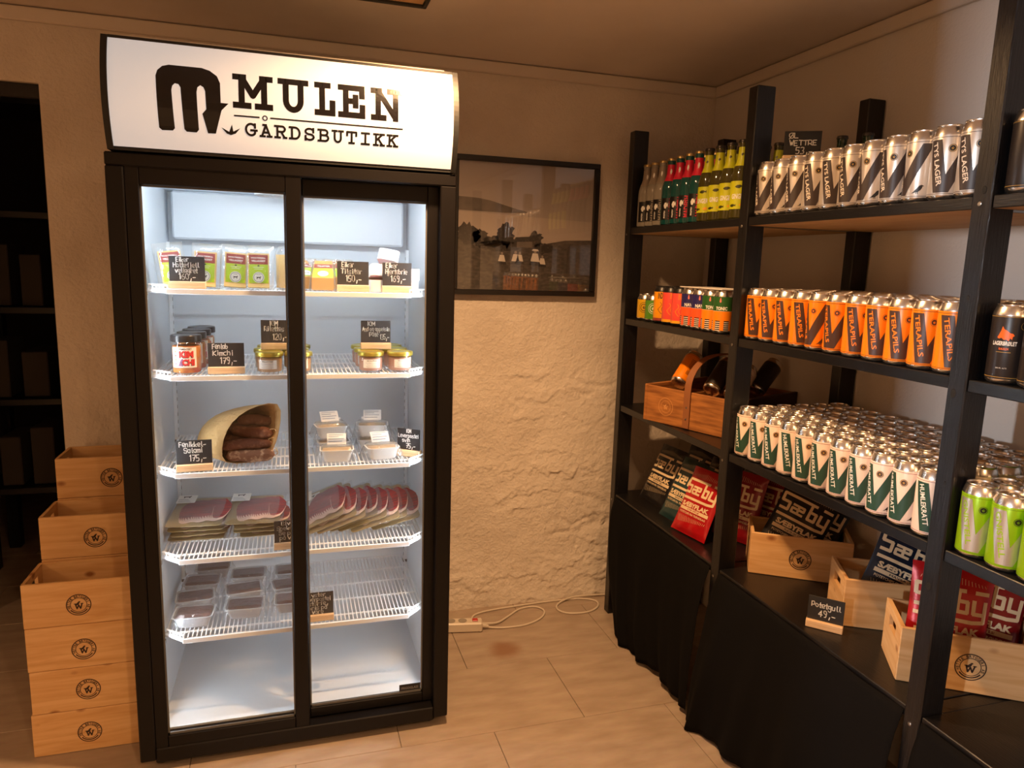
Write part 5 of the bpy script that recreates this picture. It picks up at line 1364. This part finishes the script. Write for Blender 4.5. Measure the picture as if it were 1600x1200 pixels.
# ------------------------------------------------------------------ fridge: third shelf, salami bag and liver paté trays
M_kraft = mat('kraft_paper', srgb(186, 150, 98), .8, bump=(30, 1.0, .010), var=(10, srgb(176, 140, 88), (1,1,1), .4, .7))
MOUTH = [(.222,.880),(.236,.932),(.271,.977),(.320,.998),(.388,1.012),(.388,.949),(.372,.880),(.352,.838),(.300,.8300),(.222,.8300)]
def kraft_bag():
    n = len(MOUTH); cx = sum(p[0] for p in MOUTH)/n; cz = sum(p[1] for p in MOUTH)/n
    rings = []
    for k in range(9):
        t = k/8.0
        ring = []
        for (x, z) in MOUTH:
            ym = .150 + (x-.222)*.20 if k == 0 else .150 + (x-.222)*.20*(1-t)
            sx = 1-.10*t; sz = (1-.30*t) if t < .8 else (1-.30*t)*(1-(t-.8)*3.2)
            xx = cx-.10*t**.8 + (x-cx)*sx*(1+.25*math.sin(PI*t)*(.0 if x > cx else 1))
            zz = Z3+.001 + (z-.830)*sz
            j = .007*noise.noise(Vector((x*30, z*30, k*1.3)))*(1 if 0 < k else .3)
            ring.append((xx+j, ym+.24*t, max(Z3+.0008, zz+j)))
        rings.append(ring)
    b = MB(); o = 0
    for r in rings: b.v += r
    for k in range(8):
        for i in range(n): j = (i+1) % n; b.f.append((k*n+j, k*n+i, (k+1)*n+i, (k+1)*n+j)); b.m.append(0)
    b.f.append(tuple(8*n+i for i in range(n))); b.m.append(0)
    return b
kbag = kraft_bag().build('paper_bag', M_kraft, None, False)
for p in kbag.data.polygons: p.use_smooth = False
md = kbag.modifiers.new('crumple', 'SUBSURF'); md.levels = 1; md.render_levels = 1
md = kbag.modifiers.new('paper', 'SOLIDIFY'); md.thickness = .0008; md.offset = 1
tag(kbag, 'open brown paper bag lying on its side with salami sausages inside', 'bag')
M_sal = mat('salami_skin', srgb(120, 78, 52), .7, bump=(90, .9, .005), var=(55, srgb(196, 160, 128), (1,1,1), .50, .68))
M_sal_d = mat('salami_skin_dark', srgb(104, 60, 40), .7, bump=(70, .9, .005), var=(45, srgb(150, 110, 84), (1,1,1), .52, .72))
M_string = mat('butcher_string', srgb(214, 196, 160), .8)
def salami(loc, rz, tilt, L, r, m, label, seed):
    t = thing('salami', label, 'salami', loc, rz, 'fennel salamis in the paper bag')
    n = 16; P = []; Rr = []
    for k in range(n+1):
        s = k/n; P.append(((s-.5)*L, .004*math.sin(s*5+seed), r + (s-.5)*L*math.tan(tilt) + .002*math.sin(s*9+seed)))
        Rr.append(max(.0015, r*min(1, (1-abs(2*s-1)**6)**.5)*(1+.05*math.sin(s*17+seed)+.04*noise.noise(Vector((s*6, seed, 0))))))
    MB().tube(P, Rr, 14).build('casing', m, t, True)
    e = P[-1]
    MB().tube(smooth([(e[0]-.006, e[1], e[2]-.004), (e[0]+.008, e[1]-.003, e[2]+.004), (e[0]+.004, e[1]-.006, e[2]+.016), (e[0]-.012, e[1]-.006, e[2]+.012), (e[0]-.004, e[1]-.005, e[2]+.002)], 4), .0011, 5).build('string', M_string, t, True)
    return t
for k, (x, y, z, rz, ti, L, r, m) in enumerate(((.300, .172, .002, 2, 0, .135, .0185, M_sal), (.292, .212, .002, -4, 0, .145, .019, M_sal_d), (.290, .190, .0350, 3, 0, .145, .0165, M_sal_d), (.282, .235, .036, -6, .02, .14, .018, M_sal_d), (.304, .212, .0640, -12, -.05, .125, .0175, M_sal_d), (.292, .250, .0700, 4, .02, .12, .018, M_sal_d), (.315, .232, .098, -10, -.03, .105, .0165, M_sal_d), (.275, .255, .002, 2, 0, .13, .018, M_sal_d))):
    salami((x, y, Z3+z), R_(rz), ti, L, r, m, 'brown salami in the paper bag, ' + ('pale floury one lying in front', 'dark one low behind the floury one', 'long one resting on the front pair', 'one deep in the second layer', 'short one in the third layer', 'one deep in the third layer', 'topmost short one under the fold', 'low one at the very back')[k], k*1.7)
price_sign([('Fenikkel-', .74, .84, -.04), ('Salami', .52, .58, -.02), ('175,-', .46, .26, .10)], (.156, .118, Z3), R_(3), 'chalkboard sign reading Fenikkelsalami 175 in front of the paper bag', w=.092, h=.068, group=gs)
M_foil = mat('tray_plastic', (.80,.80,.78,1), .35, .0); M_liver = mat('liver_pate', srgb(196, 168, 130), .6, bump=(70, .6, .003), var=(30, srgb(170, 140, 96), (1,1,1), .45, .65))
M_brown = mat('brown_pate', srgb(104, 78, 74), .5, bump=(60, .5, .003), var=(24, srgb(126, 94, 86), (1,1,1), .45, .65))
M_clear_tray = mat_film('clear_tray', (.93,.96,.96,1), .16, .1, (90, .5, .002), .42)
def tray_mesh(w, d, h, m):
    b = MB(); t = .80; N = 5
    o_, i_ = rounded(w, d, .012, N), rounded(w*t, d*t, .010, N); lip = rounded(w+.008, d+.008, .014, N); n = len(o_)
    b.v += [(x, y, .0) for x, y in i_] + [(x, y, h) for x, y in o_] + [(x, y, h) for x, y in lip] + [(x, y, h-.002) for x, y in lip]
    for k in range(n):
        j = (k+1) % n
        b.f += [(k, j, n+j, n+k), (n+k, n+j, 2*n+j, 2*n+k), (2*n+k, 2*n+j, 3*n+j, 3*n+k)]; b.m += [0, 0, 0]
    b.f.append(tuple(reversed(range(n)))); b.m.append(0)
    return b.mesh('tray', m, True)
def fill_mesh(w, d, h, m, seed):
    b = MB(); pts = rounded(w*.93, d*.90, .010, 5); n = len(pts)
    b.v += [(x*.80, y*.80, .0015) for x, y in pts] + [(x*.985, y*.985, h) for x, y in pts]
    for k in range(n): j = (k+1) % n; b.f.append((k, j, n+j, n+k)); b.m.append(0)
    c = len(b.v); b.v.append((0, 0, h+.003))
    for k in range(n): b.f.append((n+k, n+(k+1) % n, c)); b.m.append(0)
    return b.mesh('filling', m, True)
lt_tray = tray_mesh(.092, .062, .036, M_foil); lt_fill = fill_mesh(.092, .062, .033, M_liver, 1); lt_wrap = wrapdome(.118, .090, .044, 5.0)
ls = MB(); ls.grid(lambda u, v: ((u-.5)*.056, .012+v*.030, .0445+v*.026+.003*math.sin(v*3)), 3, 4, 0)
lsm = lambda u, v: (u, .0115+v*.9, .0452+v*.78)
for k, w in enumerate((.04,.046,.030,.044)): ls.tris2d([(-.024,.005+k*.006),(-.024+w,.005+k*.006),(-.024+w,.0066+k*.006),(-.024,.0066+k*.006)], [(0,1,2,3)], lambda u, v: (u, .0112+v, .0455+v*.8667+.003*math.sin(v*100)), 1)
lt_lab = ls.mesh('label', [I_white, ink('pale_print', srgb(150,155,165))])
for k, (x, y, z, rz) in enumerate(((.545, .160, 0, -2), (.680, .165, 0, 8), (.540, .262, 0, 4), (.535, .275, .046, 10), (.665, .272, 0, -4), (.662, .275, .046, -6), (.545, .39, 0, 0), (.67, .39, 0, 0))):
    t = thing('pate_tray', 'cling-wrapped tray of beige liver paté with white label, ' + ('front left of the group', 'front right beside the 75 sign', 'left one in the second row', 'left one stacked in the second row', 'right one in the second row', 'right one stacked in the second row', 'rear left', 'rear right')[k], 'food tray', (x, y, Z3+z), R_(rz), 'liver paté trays on the third fridge shelf')
    put('tray', lt_tray, t); put('filling', lt_fill, t); put('wrap', lt_wrap, t); put('label', lt_lab, t)
price_sign([('IOM', .22, .90, .0), ('Leverpostei', .90, .68, 0), ('svin', .34, .46, -.10), ('75,-', .40, .20, .10)], (.762, .165, Z3), R_(-34), 'chalkboard sign reading Leverpostei 75 at the right end of the shelf', w=.076, h=.066, group=gs)

# ------------------------------------------------------------------ fridge: fourth shelf, sliced cured ham
M_goldcard = mat('gold_card', srgb(176, 154, 100), .45, .3); M_meat = mat('cured_ham', srgb(168, 48, 48), .35, bump=(60, .4, .002), var=(26, srgb(112, 44, 52), (.5, 6, 1), .42, .62)); M_fat = mat('ham_fat', srgb(236, 206, 188), .4)
M_hamfilm = mat_film('ham_film', (.98,.98,.99,1), .18, .1, (40, .7, .004), .03)
def ham_meshes():
    W, Dp = .158, .200
    card = MB().prism(rounded(W, Dp, .014, 5), 0, .0016).mesh('gold_card', M_goldcard)
    b = MB()
    # shingled slices: overlapping thin lobed leaves, each with a rim of fat
    for k in range(15):
        z = .0018 + k*.00045; x0 = -.056+k*.0068
        P = []
        for i in range(18):
            a = 2*PI*i/18; rr = 1+.06*math.sin(3*a+k)+.04*math.sin(5*a)
            P.append((x0+.026+.026*rr*math.cos(a), -.006+.076*rr*math.sin(a)))
        Q = [(x0+.0262+(x-x0-.026)*.985, .0015+(y+.006)*.925) for x, y in P]
        o = len(b.v); n = len(P)
        b.v += [(x, y, z) for x, y in P] + [(x, y, z+.0012) for x, y in P] + [(x, y, z+.0014) for x, y in Q]
        for i in range(n):
            j = (i+1) % n
            b.f += [(o+i, o+j, o+n+j, o+n+i), (o+n+i, o+n+j, o+2*n+j, o+2*n+i)]; b.m += [1 if P[i][1] < -.040 else 0, 1 if P[i][1] < -.036 or k == 14 else 0]
        b.f.append(tuple(o+2*n+i for i in range(n))); b.m.append(0)
    meat = b.mesh('sliced_ham', [M_meat, M_fat])
    f = MB().grid(lambda u, v: ((u-.5)*(W+.016), (v-.5)*(Dp+.016), .0022 + .0105*(max(0, 1-abs(2*u-1)**4)*max(0, 1-abs(2*v-1)**4))**.6 + .0008*noise.noise(Vector((u*9, v*9, 1)))), 16, 14).mesh('film', M_hamfilm, True)
    l = MB(); l.grid(lambda u, v: (-.078+u*.056, .040+v*.058, .0132), 1, 1, 0); l.flat([(-.052+x*.0012, .086+y*.0010) for x, y in [(-10,4),(-6,2),(6,2),(8,6),(11,3),(8,-2),(7,-9),(5,-9),(5,-3),(-5,-3),(-6,-9),(-8,-9),(-8,-1)]], lambda u, v: (u, v, .0135), 1)
    for k in range(4): l.tris2d([(-.074,.046+k*.007),(-.034-k*.004,.046+k*.007),(-.034-k*.004,.048+k*.007),(-.074,.048+k*.007)], [(0,1,2,3)], lambda u, v: (u, v, .0135), 2)
    return card, meat, f, l.mesh('label', [I_white, I_black, MATS['ink_pale_print']])
HAM = ham_meshes()
def ham(loc, rot, label, group='packs of sliced cured ham'):
    t = thing('ham_pack', label, 'ham', loc, 0, group); t.rotation_euler = rot
    put('gold_card', HAM[0], t); put('sliced_ham', HAM[1], t); put('film', HAM[2], t); put('label', HAM[3], t)
    return t
lv = ('bottom', 'second', 'third', 'top')
for k, (rz, rx) in enumerate(((-3, 0), (4, 1), (-2, 2), (-5, 6))):
    ham((.138, .335 - .004*k, Z4 + .002 + k*.0155 + .1*math.sin(R_(rx))), (R_(rx), 0, R_(rz)), lv[k] + ' pack of sliced ham in the left stack')
for k, (rz, rx, dx) in enumerate(((4, 0, .03), (-2, 1, .02), (6, 2, .012), (-4, 6, 0))):
    ham((.302+dx, .330 - .006*k, Z4 + .002 + k*.0155 + .1*math.sin(R_(rx))), (R_(rx), 0, R_(rz)), lv[k] + ' pack of sliced ham in the stack beside the door post')
for k in range(8):
    ham((.497 + k*.0325, .300 - .010*(k % 3), Z4 + .027 + .079*math.sin(R_(23-k*1.4))), (R_(14), R_(-23 + k*1.4), R_(-8 + (k*5) % 9)), 'sliced ham pack in the leaning row at the right, ' + ('first', 'second', 'third', 'fourth', 'fifth', 'sixth', 'seventh', 'last')[k] + ' from the door post', 'ham packs leaning in a row')
price_sign([('Diverse', .66, .88, .06), ('Spekemat', .74, .66, -.04), ('Se pris', .62, .44, -.04), ('på vare', .62, .22, -.02)], (.408, .118, Z4), 0, 'chalkboard sign reading Spekemat, half hidden by the door post above the lowest trays', w=.092, h=.066, group=gs)

# ------------------------------------------------------------------ fridge: lowest shelf, brown paté trays
M_wrap2 = mat_film('thin_cling_wrap', (.98,.98,.99,1), .18, .12, (60, .9, .005), .02)
bt_tray = tray_mesh(.106, .080, .034, M_clear_tray); bt_fill = fill_mesh(.106, .080, .033, M_brown, 2); bt_wrap = wrapdome(.128, .100, .040, 8.0, 'wrap', M_wrap2)
cols = ((.122, ((.190), (.302), (.414))), (.264, ((.212), (.326), (.440))), (.404, ((.218), (.330), (.442))))
for ci, (x, ys) in enumerate(cols):
    for ri, y in enumerate(ys):
        t = thing('pate_tray', 'cling-wrapped clear tray of brown paté, ' + ('front', 'middle', 'rear')[ri] + ' one of the ' + ('left', 'middle', 'right')[ci] + ' column', 'food tray', (x + (.006, -.004, .004)[ri], y, Z5), R_((-4, 5, -3)[ri] + ci*2), 'brown paté trays on the lowest fridge shelf')
        put('tray', bt_tray, t); put('filling', bt_fill, t); put('wrap', bt_wrap, t)
t = thing('pate_tray', 'cling-wrapped clear tray of brown paté, farthest back on the lowest shelf', 'food tray', (.150, .526, Z5), R_(2), 'brown paté trays on the lowest fridge shelf')
put('tray', bt_tray, t); put('filling', bt_fill, t); put('wrap', bt_wrap, t)
price_sign([('Lyster', .56, .90, -.02), ('leverpostei', .84, .70, .0), ('storfe,', .62, .50, .02), ('pris på', .60, .30, .0), ('vare', .36, .12, .0)], (.482, .118, Z5), 0, 'chalkboard sign on the lowest fridge shelf, cut off by the door post', w=.092, h=.070, group=gs)
